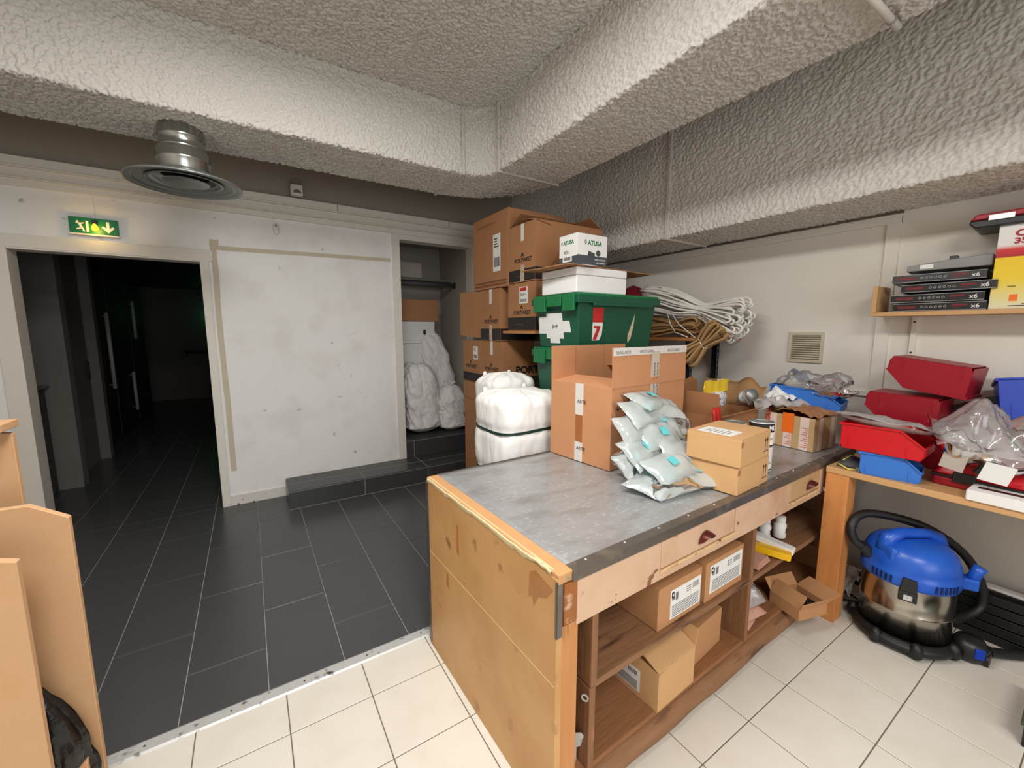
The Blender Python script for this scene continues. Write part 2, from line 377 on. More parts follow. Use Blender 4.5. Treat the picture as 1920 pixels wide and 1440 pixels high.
# door and closet frames, stepped cornice
tr = struct(MB().box(-1.40, -.195, 4.126, 4.14, 2.04, 2.125).obj('trim_2', TRIM, bevel=.003))
box('jamb', (-.282, -.225, 4.122, 4.275, 0, 2.04), TRIM, tr, .003)
box('jamb', (-1.40, -1.298, 4.122, 4.275, 0, 2.04), TRIM, tr, .003)
box('head_lining', (-1.298, -.282, 4.13, 4.27, 2.03, 2.045), TRIM, tr)
t3 = struct(MB().box(1.243, 1.318, 4.122, 4.275, .158, 2.432).obj('trim_3', TRIM, bevel=.003))
box('head', (1.318, 2.11, 4.122, 4.27, 2.38, 2.432), TRIM, t3, .003)
box('jamb', (2.11, 2.165, 4.122, 4.275, .158, 2.432), TRIM, t3, .003)
t4 = struct(MB().box(X0, 2.16, 4.118, 4.14, 2.432, 2.478).obj('trim_4', TRIM, bevel=.003))
box('moulding', (X0, 2.16, 4.10, 4.14, 2.478, 2.487), TRIM, t4)
box('moulding', (X0, 2.16, 4.106, 4.14, 2.489, 2.545), TRIM, t4, .003)
box('moulding', (X0, 2.16, 4.085, 4.14, 2.545, 2.556), TRIM, t4)
box('moulding', (X0, 2.16, 4.090, 4.145, 2.558, 2.612), TRIM, t4, .003)
for x in (.75, 1.83): box('joint_strip', (x, x+.006, 4.084, 4.09, 2.555, 2.613), GREYP, t4)
# tiled step along the back wall and the raised closet floor
st = struct(box('floor', (.203, 2.6, 3.772, 4.14, 0, .148), GROUT_L))
def slab(parent, b, m=TILE_S): return box('tile', b, m, parent, .0012)
for a, b in ((.20, .805), (.808, 1.41), (1.413, 2.015), (2.018, 2.6)):
    slab(st, (a, b, 3.764, 3.774, .002, .148)); slab(st, (a, b, 3.764, 3.955, .1495, .158)); slab(st, (a, b, 3.957, 4.139, .1495, .158))
slab(st, (.194, .204, 3.766, 4.139, .002, .148))
for b in ((.194, 2.6, 3.7632, 3.766, .1478, .1505), (.194, 2.6, 3.7615, 3.766, 0, .0022), (.1932, .196, 3.764, 4.139, .1478, .1505), (.194, 2.6, 3.9545, 3.9575, .157, .1586)): box('grout_line', b, GROUT_L, st)
for x in (.805, 1.41, 2.015): box('grout_line', (x-.0005, x+.0035, 3.7632, 3.768, .002, .15), GROUT_L, st); box('grout_line', (x-.0005, x+.0035, 3.7632, 4.139, .157, .1586), GROUT_L, st)
cl = struct(MB().box(1.32, 2.108, 4.135, 4.27, .148, .337).box(1.2, 2.5, 4.27, 5.4, .148, .337).obj('floor', GROUT_L))
for a, b in ((1.32, 1.40), (1.403, 2.005), (2.008, 2.108)):
    slab(cl, (a, b, 4.124, 4.136, .160, .336)); box('grout_line', (b-.0005, b+.0035, 4.1232, 4.13, .16, .346), GROUT_L, cl); box('grout_line', (a, b, 4.1232, 4.126, .3355, .3385), GROUT_L, cl)
    for y0, y1 in ((4.124, 4.42), (4.422, 4.72), (4.722, 5.02), (5.022, 5.38)): slab(cl, (a, b, y0, y1, .338, .346))
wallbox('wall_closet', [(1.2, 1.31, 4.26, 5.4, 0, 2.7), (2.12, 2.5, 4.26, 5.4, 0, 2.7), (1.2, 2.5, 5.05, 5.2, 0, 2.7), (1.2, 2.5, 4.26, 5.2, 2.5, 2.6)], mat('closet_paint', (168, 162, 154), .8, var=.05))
# corridor shell
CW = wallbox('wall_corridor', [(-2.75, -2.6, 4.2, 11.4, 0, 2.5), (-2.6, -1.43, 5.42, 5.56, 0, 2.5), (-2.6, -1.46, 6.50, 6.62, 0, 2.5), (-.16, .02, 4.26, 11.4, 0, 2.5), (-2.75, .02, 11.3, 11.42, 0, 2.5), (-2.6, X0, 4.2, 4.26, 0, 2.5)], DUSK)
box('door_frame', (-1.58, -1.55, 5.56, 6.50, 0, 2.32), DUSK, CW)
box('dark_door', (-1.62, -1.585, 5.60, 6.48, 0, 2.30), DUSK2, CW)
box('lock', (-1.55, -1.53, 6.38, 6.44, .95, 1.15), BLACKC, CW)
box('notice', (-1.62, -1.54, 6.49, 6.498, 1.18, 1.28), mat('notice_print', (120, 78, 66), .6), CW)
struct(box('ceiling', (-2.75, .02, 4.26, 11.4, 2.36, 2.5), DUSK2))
box('baseboard_strip', (-2.2, -1.43, 5.412, 5.42, 0, .10), DUSK, CW)
# rough plaster: fine grids whose points are pushed in and out along their normals
import numpy as np
def vnoise(P, sc, seed):
    Q = P*sc+seed*17.3; I = np.floor(Q).astype(np.int64); F = Q-I; F = F*F*(3-2*F); out = 0
    for dx in (0, 1):
        for dy in (0, 1):
            for dz in (0, 1):
                h = ((I[..., 0]+dx)*73856093) ^ ((I[..., 1]+dy)*19349663) ^ ((I[..., 2]+dz)*83492791); h = (h ^ (h >> 13))*1274126177; h = ((h ^ (h >> 16)) & 65535)/65535.
                out = out+h*np.where(dx, F[..., 0], 1-F[..., 0])*np.where(dy, F[..., 1], 1-F[..., 1])*np.where(dz, F[..., 2], 1-F[..., 2])
    return out
ROT = np.array(Matrix.Rotation(.9, 3, 'X') @ Matrix.Rotation(.7, 3, 'Y') @ Matrix.Rotation(.6, 3, 'Z'))
def rough_grid(name, P, m, amp, sc, flip=False, parent=None):
    P = np.asarray(P, float); N = np.cross(np.gradient(P, axis=0), np.gradient(P, axis=1)); N /= np.maximum(np.linalg.norm(N, axis=-1, keepdims=True), 1e-9)
    if flip: N = -N
    Q = P @ ROT; n = .5*vnoise(Q, sc, 1)+.5*vnoise(P @ ROT.T, sc*1.5, 2); n = np.clip((n-.32)/.30, 0, 1); n = n*n*(3-2*n)
    P = P+N*(amp*(n-.5)+amp*.5*(vnoise(P, 9, 4)-.5))[..., None]
    a, b = P.shape[:2]; idx = np.arange(a*b).reshape(a, b)
    q = np.stack([idx[:-1, :-1], idx[1:, :-1], idx[1:, 1:], idx[:-1, 1:]], -1).reshape(-1, 4)
    if flip: q = q[:, ::-1]
    me = bpy.data.meshes.new(name); me.vertices.add(a*b); me.vertices.foreach_set('co', P.reshape(-1)); me.loops.add(q.size); me.loops.foreach_set('vertex_index', q.reshape(-1))
    me.polygons.add(len(q)); me.polygons.foreach_set('loop_start', np.arange(0, q.size, 4)); me.polygons.foreach_set('use_smooth', np.ones(len(q), bool)); me.update(); me.validate()
    return link(name, me, m, parent)
PLR = mat('plaster_grain', (214, 210, 203), .92, var=.05, vs=2, spec=.12, bump=.002, bs=260)
# insulated ceiling duct: an L with a rounded elbow, joints raised
DZ = 2.6
cx, cy, ri, ro = 1.365, 2.60, .19, .70; WD = ro-ri; ex0, ey0 = -1.15, .05
path = [((x, cy+ri), (0, 1)) for x in np.arange(ex0, cx, .005)]+[((cx+ri*cos(t), cy+ri*sin(t)), (cos(t), sin(t))) for t in np.linspace(pi/2, 0, 150)]+[((cx+ri, y), (1, 0)) for y in np.arange(cy-.005, ey0, -.005)]
prof = [(0, z) for z in np.arange(ZC+.01, DZ+.012, -.005)]+[(.012-.012*cos(t), DZ+.012-.012*sin(t)) for t in np.linspace(0, pi/2, 5)]+[(o, DZ) for o in np.arange(.018, WD-.014, .005)]+[(WD-.012+.012*sin(t), DZ+.012-.012*cos(t)) for t in np.linspace(0, pi/2, 5)]+[(WD, z) for z in np.arange(DZ+.018, ZC+.01, .02)]
du = rough_grid('trim_5', [[(p[0]+d[0]*o, p[1]+d[1]*o, z) for o, z in prof] for p, d in path], PLR, .0125, 104, flip=True)
struct(du); du['label'] = 'rough plastered ceiling duct turning a rounded corner'
box('duct_run', (X0, ex0+.005, cy+ri, cy+ro, DZ, ZC), PL, du); box('duct_run', (cx+ri, cx+ro, Y0, ey0+.005, DZ, ZC), PL, du)
arc_i = [(cx+ri*cos(R(a)), cy+ri*sin(R(a))) for a in (90, 0)]; arc_o = [(cx+ro*cos(R(a)), cy+ro*sin(R(a))) for a in (90, 0)]
ce = bpy.data.objects['ceiling']
rough_grid('plaster_coat', [[(x, y, ZC-.004) for y in np.arange(.9, 2.82, .0055)] for x in np.arange(-1.0, 1.58, .0055)], PLR, .0105, 104, flip=True, parent=ce)
for (a, b) in ((arc_i[0], arc_o[0]), (arc_i[-1], arc_o[-1])):
    A, B = Vector((*a, 0)), Vector((*b, 0)); q = (B-A).normalized(); s = Vector((-q.y, q.x, 0))
    mb = MB(); P = [A-q*.016-s*.011, A-q*.016+s*.011, A+s*.011, A-s*.011]
    mb.prism([(p.x, p.y, DZ-.012) for p in P], (0, 0, ZC-DZ))
    P = [A-q*.014-s*.008, A-q*.014+s*.008, B+q*.012+s*.008, B+q*.012-s*.008]
    mb.prism([(p.x, p.y, DZ-.014) for p in P], (0, 0, .02))
    mb.obj('duct_joint', PL2, du, bevel=.003)
prof = [(2.64, z) for z in np.arange(ZC+.01, 2.18, -.0055)]+[(2.652-.012*cos(t), 2.177-.012*sin(t)) for t in np.linspace(0, pi/2, 5)]+[(x, 2.165) for x in np.arange(2.66, X1+.01, .0055)]
bb = rough_grid('trim_6', [[(x, y, z) for x, z in prof] for y in np.arange(4.15, -.1, -.0055)], PLR, .0085, 98, flip=True)
struct(bb); bb['label'] = 'boxed plastered duct along the top of the right wall'
box('duct_run', (2.64, X1, Y0, -.09, 2.165, ZC), PL2, bb)
MB().box(2.624, 2.642, 2.012, 2.04, 2.155, ZC).box(2.642, 3.148, 2.015, 2.035, 2.152, 2.168).obj('duct_joint', PL2, bb, bevel=.004)
# battens on the right wall
t7 = struct(MB().box(3.137, 3.15, .852, .915, 1.13, 2.14).obj('trim_7', WALLR, bevel=.002))
box('ledge_strip', (3.125, 3.15, -.6, 1.0, 1.105, 1.13), TRIM, t7)
box('top_batten', (3.135, 3.15, .852, 4.1, 2.10, 2.15), WALLR, t7)
box('gap_shade_strip', (3.118, 3.15, .85, 4.1, 2.15, 2.165), mat('gap_dark', (96, 86, 76), .8), t7)  # solid dark strip; the shade of the gap under the duct is its colour

# ------------------------------------------------------------------ things fixed to ceiling and walls
r = root('air_diffuser', 'galvanised round air diffuser hanging under the plastered duct', 'air diffuser', (-.235, 3.03, 2.27))
MB().lathe([(.104, .20), (.104, .215), (.109, .22), (.104, .225), (.104, .27), (.110, .275), (.104, .28), (.104, .34)], 40).obj('neck', GALV, r, smooth=True)
MB().lathe([(.120, .085), (.122, .15), (.126, .155), (.122, .16), (.122, .20), (.112, .212)], 40).obj('collar', GALV, r, smooth=True)
MB().lathe([(.122, .10), (.14, .085), (.19, .06), (.26, .045), (.268, .04), (.268, .032), (.255, .035), (.2, .05), (.15, .06), (.11, .08)], 48).obj('flared_rim', GALVD, r, smooth=True)
for a, b, z in ((.235, .20, .045), (.175, .14, .05), (.11, .0, .045)):
    MB().lathe([(a, z-.004), (a-.004, z-.008), (b, z+.010), (b, z+.016)] if b else [(a, z), (a-.004, z-.004), (.06, z-.006), (0, z-.006)], 40).obj('diffuser_cone', GALVD, r, smooth=True)
r = root('exit_sign', 'green emergency exit sign with running figure, down arrow and glowing amber bulb', 'sign', (-.985, 4.138, 2.165))
box('board', (0, .25, -.028, 0, 0, .108), SIGNG, r, .003); box('housing_lip', (-.004, .254, -.034, 0, -.012, .0), TRIM, r, .002)
mb = MB(); y = -.0285; q = (0, -.0006, 0)
mb.prism([(.085, y, .012), (.098, y, .012), (.098, y, .085), (.085, y, .085)], q)
mb.prism([(.038, y, .072), (.050, y, .072), (.050, y, .084), (.038, y, .084)], q)
mb.prism([(.034, y, .066), (.062, y, .062), (.078, y, .07), (.076, y, .074), (.060, y, .070), (.036, y, .074)], q)
mb.prism([(.046, y, .066), (.062, y, .062), (.070, y, .038), (.056, y, .036)], q)
mb.prism([(.056, y, .04), (.070, y, .04), (.078, y, .014), (.070, y, .012), (.062, y, .03), (.036, y, .024), (.034, y, .03)], q)
mb.obj('pictogram', WHITE, r)
MB().prism([(.19, y, .09), (.206, y, .09), (.206, y, .045), (.222, y, .06), (.232, y, .05), (.198, y, .014), (.164, y, .05), (.174, y, .06), (.19, y, .045)], q).obj('arrow', WHITE, r)
MB().lathe([(0, 0), (.013, .004), (.018, .014), (.016, .028), (.009, .038), (.008, .046)], 16, .132, -.044).obj('bulb', LAMP, r, smooth=True, loc=(0, 0, .02))
box('lamp_cap', (.118, .146, -.05, -.026, .062, .09), BLACKC, r, .004); box('cable', (.131, .134, -.004, 0, .108, .262), TRIM, r)
l = bpy.data.lights.new('sign_bulb_light', 'POINT'); l.energy = .35; l.color = (1, .62, .12); l.shadow_soft_size = .02
lo = bpy.data.objects.new('sign_bulb_light', l); C.objects.link(lo); lo.parent = r; lo.location = (.132, -.085, .03)
r = root('motion_sensor', 'white corner motion sensor on a bracket above the cornice', 'sensor', (.43, 4.13, 2.625))
box('bracket', (-.03, .03, -.06, .0, .07, .13), mat('sensor_grey', (128, 120, 110), .6), r, .004)
MB().prism([(-.045, -.10, .0), (-.045, -.02, .0), (-.045, -.01, .075), (-.045, -.09, .085)], (.09, 0, 0)).obj('housing', TRIM, r, bevel=.005)
MB().lathe([(.032, 0), (.03, .008), (.02, .016), (0, .02)], 16, a0=0, a1=pi).obj('lens', GREYM, r, loc=(0, -.10, .01), rot=(R(84), 0, 0))
r = root('wall_detector', 'small oval white detector on the wall above the masking tape', 'detector', (.262, 4.138, 2.30))
MB().lathe([(.03, 0), (.03, .016), (.024, .022), (0, .023)], 24, ax=(.75, 1.55)).obj('cover', TRIM, r, smooth=True, loc=(0, 0, .045), rot=(R(90), 0, 0))
MB().lathe([(.008, 0), (.006, .006), (0, .008)], 12).obj('lens', GREYM, r, loc=(0, -.022, .07), rot=(R(90), 0, 0))
box('button', (-.008, .008, -.026, -.02, .0, .03), WHITE, r, .003)
r = root('air_vent', 'square slatted cream air vent on the right wall', 'vent', (3.148, 1.27, 1.285))
GRILL = mat('vent_cream', (198, 188, 164), .5)
MB().box(-.014, 0, -.10, -.085, .018, .182).box(-.014, 0, .085, .10, .018, .182).box(-.014, 0, -.10, .10, 0, .018).box(-.014, 0, -.10, .10, .182, .20).obj('frame', GRILL, r)
box('backing', (-.003, 0, -.085, .085, .018, .182), GREYD, r)
for k in range(11): box('slat', (-.006, .006, -.085, .085, -.0035, .0035), GRILL, r, loc=(-.006, 0, .027+.0146*k), rot=(0, R(35), 0))
r = root('ceiling_pipe', 'short white pipe crossing under the duct at the top edge', 'pipe', (1.62, .63, 2.578))
MB().tube([(0, 0, 0), (.425, 0, 0)], .012, 12).obj('tube', TRIM, r, smooth=True)
for x in (.12, .36): MB().tube([(x-.006, 0, 0), (x+.006, 0, 0)], .015, 12).obj('clip', GREYP, r)

# corridor contents
r = root('corridor_cabinet', 'narrow grey cabinet with a metal lip inside the dark corridor', 'cabinet', (-1.62, 4.98, 0))
box('body', (-.35, .03, 0, .40, 0, .98), GREYD, r, .004); box('top_lip', (-.36, .06, -.02, .41, .98, 1.0), GALVD, r, .003); box('slot', (.03, .033, .08, .16, .55, .93), BLACKC, r)
def corridor_door(label, y0, y1, hz0, hz1, hy):
    r = root('corridor_door', label, 'door', (-1.60, y0, 0))
    box('leaf', (-.04, .0, 0, y1-y0, .01, 2.25), DUSK2, r, .003)
    mb = MB(); mb.tube([(.05, hy-y0, hz0), (.05, hy-y0, hz1)], .022, 10); mb.obj('pull_handle', mat('handle_pale', (196, 190, 182), .4), r, smooth=True)
    for z in (hz0+.05, hz1-.05): MB().tube([(0, hy-y0, z), (.05, hy-y0, z)], .01, 8).obj('handle_mount', GALVD, r)
corridor_door('near dark corridor door with a long pale pull handle', 6.64, 7.75, .72, 1.72, 7.45)
corridor_door('middle dark corridor door with a pale pull handle', 7.80, 8.9, .25, .85, 8.55)
corridor_door('farthest dark corridor door with a pale pull handle', 8.95, 10.0, 1.35, 1.95, 9.0)
r = root('panic_bar', 'black panic bar across the door at the end of the corridor', 'door bar', (-.95, 11.29, 1.02))
MB().tube([(-.25, -.06, 0), (.55, -.06, .0)], .035, 10).obj('bar', BLACKC, r)
for x in (-.25, .5): box('bar_mount', (x-.05, x+.05, -.09, 0, -.07, .07), BLACKC, r, .01)
r = root('corridor_exit_lamp', 'tiny green glowing lamp on the far corridor wall', 'lamp', (-.58, 11.28, 1.92))
box('casing', (-.10, .10, -.05, 0, -.05, .05), SIGNG, r, .006); MB().lathe([(.012, 0), (.008, .01), (0, .012)], 10).obj('glowing_diode', GLOWG, r, loc=(0, -.05, .0), rot=(R(90), 0, 0))
l = bpy.data.lights.new('exit_lamp_light', 'POINT'); l.energy = .25; l.color = (.1, 1, .35); l.shadow_soft_size = .03
lo = bpy.data.objects.new('exit_lamp_light', l); C.objects.link(lo); lo.parent = r; lo.location = (0, -.12, -.12)

# ------------------------------------------------------------------ closet contents
def sack(label, loc, h, rx, ry, seed, lean=(0, 0), neck=.35, m=SACK, name='sack', cat='sack', group=None, tie=False):
    r = root(name, label, cat, loc, 0, group)
    nu, nv = 84, 70
    def fn(u, v):
        a = 2*pi*u; ca, sa = cos(a), sin(a)
        prof = min(1, (v/.10)**.5)*(1 if v < .7 else 1-(1-neck)*((v-.7)/.3)**1.6)
        sq = (abs(ca)**3+abs(sa)**3)**(-1/3)
        q1 = nz((ca*1.1, sa*1.1, v*2.5), 1.3, seed); q2 = 1-2*abs(nz((ca*2.0+v, sa*2.0, v*5+ca*1.5), 1.3, seed+5)); q3 = 1-2*abs(nz((ca*4, sa*4+v*2, v*9), 1.3, seed+9))
        fold = 1+.13*q1+.11*q2+.05*q3
        rr = prof*sq*fold
        z = h*v*(1+.04*nz((ca, sa, 0), 1.4, seed))
        if v > .96: rr *= .6 if v > .99 else .85
        return (rx*ca*rr+lean[0]*v*v, ry*sa*rr+lean[1]*v*v, max(z, .0))
    mb = MB(); mb.grid(fn, nu, nv)
    k = len(mb.v); mb.v.append((lean[0], lean[1], h*.97)); mb.f += [(nv*(nu+1)+i, nv*(nu+1)+i+1, k) for i in range(nu)]
    mb.obj('sack_body', m, r, smooth=True)
    if tie:
        mb = MB()
        for i in range(7):
            a = 2*pi*i/7; mb.prism([(lean[0]+.01*cos(a), lean[1]+.01*sin(a), h*.95), (lean[0]+rx*.5*cos(a-.3), lean[1]+ry*.5*sin(a-.3), h*1.06), (lean[0]+rx*.45*cos(a+.3), lean[1]+ry*.45*sin(a+.3), h*1.10)], (0, .003, .003))
        mb.obj('tied_mouth', m, r)
    return r
sack('tall stuffed white sack leaning upright at the front of the closet', (1.60, 4.42, .346), .78, .185, .16, 1, (-.03, .02), .62)
sack('long pale sack slumped against the closet side, reaching highest', (1.925, 4.66, .346), 1.14, .175, .15, 4, (-.13, .06), .6)
sack('short crumpled white sack beside the closet doorway right edge', (1.94, 4.35, .346), .52, .145, .12, 8, (-.02, 0), .5, tie=True)
sack('squashed white sack at the closet doorway left edge', (1.395, 4.62, .346), .60, .07, .10, 11, (0, .0), .4)
def white_box(label, x, y, z, w, dd, h):
    r = root('white_box', label, 'box', (x, y, z)); box('body', (0, w, 0, dd, 0, h-.004), mat('white_card', (222, 222, 222), .7, var=.03), r, .003); box('lid', (-.002, w+.002, -.002, dd+.002, h-.05, h), MATS['white_card'], r, .003)
    box('hand_slot', (w*.72, w*.78, -.0035, -.002, h*.38, h*.62), BLACKC, r)
white_box('topmost white box under the brown carton in the closet', 1.36, 4.62, 1.345, .50, .38, .25)
white_box('middle white box of the closet stack', 1.36, 4.60, 1.085, .48, .38, .255)
white_box('lowest white box of the closet stack, behind the sacks', 1.36, 4.58, .80, .52, .40, .28)
white_box('white box at the bottom of the closet behind all sacks', 1.35, 4.70, .346, .52, .30, .45)
carton('dark brown flat carton on top of the white boxes in the closet', (1.34, 4.60, 1.60), 0, .56, .38, .24, CARDD)
r = root('closet_rail', 'dark horizontal rail across the top of the closet', 'rail', (1.31, 4.60, 2.02))
MB().tube([(0, 0, 0), (.81, 0, 0)], .025, 12).obj('rod', GREYD, r, smooth=True); box('shelf_strip', (0, .81, .10, .42, .05, .075), DUSK, r)
for x in (.004, .806): MB().tube([(x-.004, 0, 0), (x+.004, 0, 0)], .04, 12).obj('flange', GREYD, r)
carton('pale carton on the rail shelf at the closet top', (1.36, 4.72, 2.10), 0, .40, .28, .17, mat('pale_card', (170, 164, 156), .8))

# ------------------------------------------------------------------ stack of cartons beside the closet
def brand_mark(r, face, a, z, size, off=-.0006):
    """printed PORTWEST wordmark with its peak sign; a = left end of the word as read"""
    if face == 'left':
        text('printed_name', 'PORTWEST', size, INK, r, (off, a, z), LEFT, .0012, sx=1.05)
        yc = a-size*2.55; mb = MB(); s = size
        mb.prism([(off, yc+s*.55, z+s*.95), (off, yc, z+s*1.7), (off, yc-s*.55, z+s*.95), (off, yc-s*.25, z+s*.95), (off, yc, z+s*1.25), (off, yc+s*.25, z+s*.95)], (-.0004, 0, 0)); mb.obj('printed_peak', INK, r)
    else:
        text('printed_name', 'PORTWEST', size, INK, r, (a, off, z), FRONT, .0025, sx=1.1)
def port(label, loc, w, dd, h, band=.085, mark=True, tape=True, rz=0, m=None, name_y=None, **k):
    r = carton(label, loc, rz, w, dd, h, m or CARDD, 'shoe cartons stacked beside the closet', **k)
    if band:
        decal('printed_band', r, 'left', .001, dd-.001, .006, band, BLACKP); decal('printed_band', r, 'front', .001, w-.001, .006, band, BLACKP)
        text('band_print', 'PORTWEST', .016, mat('faint_print', (92, 76, 64), .6), r, (-.001, dd*.7, band*.4), LEFT, sx=1.3)
    if mark: brand_mark(r, 'left', (name_y or dd*.78), h*.34, .042)
    if tape:
        yc = dd*.47
        decal('tape', r, 'left', yc-.02, yc+.02, h-.12, h, TAPEW, -.0007); decal('tape', r, 'left', yc-.025, yc+.022, .0, band+.03, TAPEC, -.0009)
    return r
SX = 1.73
r = carton('tall plain brown carton at the foot of the stack beside the closet', (SX, 2.87, 0), 0, .58, .70, 1.02, CARDD)
box('overlapping_lid', (-.006, .586, -.006, .706, .86, 1.02), CARDD, r, .002)
r = port('brown carton with white barcode label at the back of the lower row', (SX, 3.235, 1.022), .5, .35, .385, tape=False, name_y=.30)
decal('sticker', r, 'left', .05, .14, .21, .33, WHITE); marks(r, 'left', .05, .14, .21, .33, -.0006)
r = port('brown carton with large dark lettering facing the workbench, lower row', (SX, 2.86, 1.022), .62, .37, .385)
text('printed_name', 'PORTWEST', .085, INK, r, (.13, -.0006, .115), FRONT, .003, sx=1.1)
r = port('brown carton with side flaps swung open towards the closet', (SX, 2.885, 1.41), .50, .345, .425, band=.10)
mb = MB(); mb.prism([(0, .345, .02), (0, .345, .42), (-.02, .56, .43), (-.02, .56, .03)], (.004, 0, 0)); mb.obj('flap', CARDD, r)
MB().prism([(-.02, .562, .03), (-.02, .562, .43), (.01, .78, .44), (.01, .78, .04)], (.004, 0, 0)).obj('flap', CARD, r)
# shelf board with cartons, carried by a dark crate
rb = root('shelf_board', 'brown chipboard shelf under the middle labelled carton', 'shelf', (1.70, 2.37, 1.472)); box('board', (0, .90, 0, .43, 0, .02), PINEX, rb, .002)
r = port('brown carton with red and white sticker standing on the shelf board', (SX, 2.40, 1.494), .60, .37, .352, tape=False, band=.10)
decal('sticker', r, 'left', .10, .21, .20, .32, WHITE); marks(r, 'left', .10, .21, .20, .285, -.0006); decal('sticker_stripe', r, 'left', .12, .20, .29, .315, REDPR, -.0006)
r = carton('large plain brown carton at the top of the stack nearest the closet', (SX, 2.765, 1.84), 0, .55, .585, .585, CARDD)
decal('sticker', r, 'left', .12, .235, .13, .42, WHITE); marks(r, 'left', .12, .235, .13, .42, -.0006)
MB().box(-.0006, 0, .03, .55, .02, .035).box(-.0006, 0, .03, .55, .045, .06).obj('printed_border', mat('brown_print', (120, 74, 44), .7), r)
marks(r, 'left', .10, .55, .50, .53, 0, 'lines', MATS['brown_print'])
r = port('brown carton with half-open top at the very top of the stack', (SX, 2.41, 1.852), .63, .345, .41, band=.09, flaps={'left': (.14, -100), 'right': (.14, -60), 'back': (.17, -62), 'front': (.17, -80)})
MB().prism([(.06, -.004, .0), (.24, -.004, .0), (.26, -.10, .19), (.12, -.10, .19)], (0, -.004, 0)).obj('loose_flap', CARDD, r)

# crates
def crate(label, loc, w, d, h, m, rimm, lid=True, name='storage_crate'):
    r = root(name, label, 'crate', loc, 0, None); t = .035
    mb = MB(); a = [(t, t), (w-t, t), (w-t, d-t), (t, d-t)]; b = [(0.01, .01), (w-.01, .01), (w-.01, d-.01), (.01, d-.01)]
    v = [(x, y, 0) for x, y in a]+[(x, y, h-.05) for x, y in b]+[(x*.96+w*.02, y*.96+d*.02, h-.05) for x, y in b]+[(x*.96+w*.02, y*.94+d*.03, .01) for x, y in a]
    f = [(3, 2, 1, 0)]+[(i, (i+1) % 4, 4+(i+1) % 4, 4+i) for i in range(4)]+[(4+i, 4+(i+1) % 4, 8+(i+1) % 4, 8+i) for i in range(4)]+[(8+i, 8+(i+1) % 4, 12+(i+1) % 4, 12+i) for i in range(4)]+[(12, 13, 14, 15)]
    mb.add(v, f); mb.obj('tub', m, r, bevel=.004)
    if lid:
        box('lid', (-.004, w+.004, -.004, d/2-.003, h-.018, h), rimm, r, .004); box('lid', (-.004, w+.004, d/2+.003, d+.004, h-.018, h), rimm, r, .004)
    MB().box(-.012, w+.012, -.012, .006, h-.06, h-.016).box(-.012, w+.012, d-.006, d+.012, h-.06, h-.016).box(-.012, .006, 0, d, h-.06, h-.016).box(w-.006, w+.012, 0, d, h-.06, h-.016).obj('rim', m, r, bevel=.004)
    MB().prism([(-.028, d*.30, h-.075), (-.028, d*.62, h-.075), (-.028, d*.62, h-.012), (-.028, d*.30, h-.012)], (.02, 0, 0)).prism([(-.026, d*.04, h-.105), (-.026, d*.28, h-.105), (-.026, d*.28, h-.012), (-.026, d*.04, h-.012)], (.02, 0, 0)).prism([(-.026, d*.66, h-.105), (-.026, d*.94, h-.105), (-.026, d*.94, h-.012), (-.026, d*.66, h-.012)], (.02, 0, 0)).obj('handle', rimm, r, bevel=.004)
    MB().box(w*.15, w*.9, -.022, -.005, h-.075, h-.055).obj('rib', m, r, bevel=.003)
    return r
g1 = crate('dark green lidded crate with paper labels, red sticker and polystyrene on top', (1.65, 1.86, 1.385), .71, .45, .335, GREEN, GREENL)
mb = MB()
def onend(z): return .035-.025*z/.285-.0012
for i, (y0, y1, z0, z1) in enumerate(((.30, .42, .09, .20), (.16, .34, .06, .22), (.09, .20, .10, .17), (.20, .30, .03, .2))): mb.prism([(onend(z0)-.0006*i, y0, z0), (onend(z0)-.0006*i, y1, z0), (onend(z1)-.0006*i, y1-.01, z1), (onend(z1)-.0006*i, y0+.01, z1)], (-.0006, 0, 0))
lab = mb.obj('paper_label', WHITE, g1); text('handwriting', 'B+P', .035, INK, g1, (onend(.13)-.004, .27, .125), LEFT)
DI = Matrix.Translation((0, .0135, 0))
def onface(z): return .035-.025*z/.285
mb = MB(); 
mb.prism([(.135, onface(.16)-.001, .16), (.22, onface(.16)-.001, .16), (.22, onface(.25)-.001, .25), (.13, onface(.25)-.001, .25)], (0, -.001, 0)); mb.obj('red_sticker', REDPR, g1)
mb = MB(); mb.prism([(.14, onface(.05)-.001, .05), (.20, onface(.05)-.001, .05), (.22, onface(.09)-.001, .09), (.22, onface(.16)-.001, .16), (.135, onface(.16)-.001, .16)], (0, -.001, 0)); mb.obj('sticker_field', WHITE, g1)
MB().prism([(.145, onface(.055)-.002, .055), (.175, onface(.055)-.002, .055), (.200, onface(.125)-.002, .125), (.200, onface(.14)-.002, .14), (.145, onface(.14)-.002, .14), (.145, onface(.125)-.002, .125), (.172, onface(.125)-.002, .125)], (0, -.0005, 0)).obj('sticker_seven', REDPR, g1)
MB().prism([(.46, onface(.03)-.001, .03), (.485, onface(.06)-.001, .06), (.50, onface(.13)-.001, .13), (.505, onface(.22)-.001, .22), (.48, onface(.15)-.001, .15), (.455, onface(.08)-.001, .08)], (0, -.001, 0)).obj('torn_label', mat('torn_paper', (206, 196, 160), .7), g1)
crate('dark green lidded crate directly under the labelled green crate', (1.66, 1.87, 1.05), .70, .45, .335, GREEN, GREENL)
k3 = crate('black tub with ribbed rim under the green crates', (1.63, 1.88, .70), .72, .46, .35, BLACKC, BLACKC)
crate('black tub at the bottom of the crate stack behind the workbench', (1.63, 1.88, .35), .72, .46, .35, BLACKC, BLACKC)
crate('lowest black tub standing on the floor behind the workbench', (1.63, 1.88, 0), .72, .46, .35, BLACKC, BLACKC)
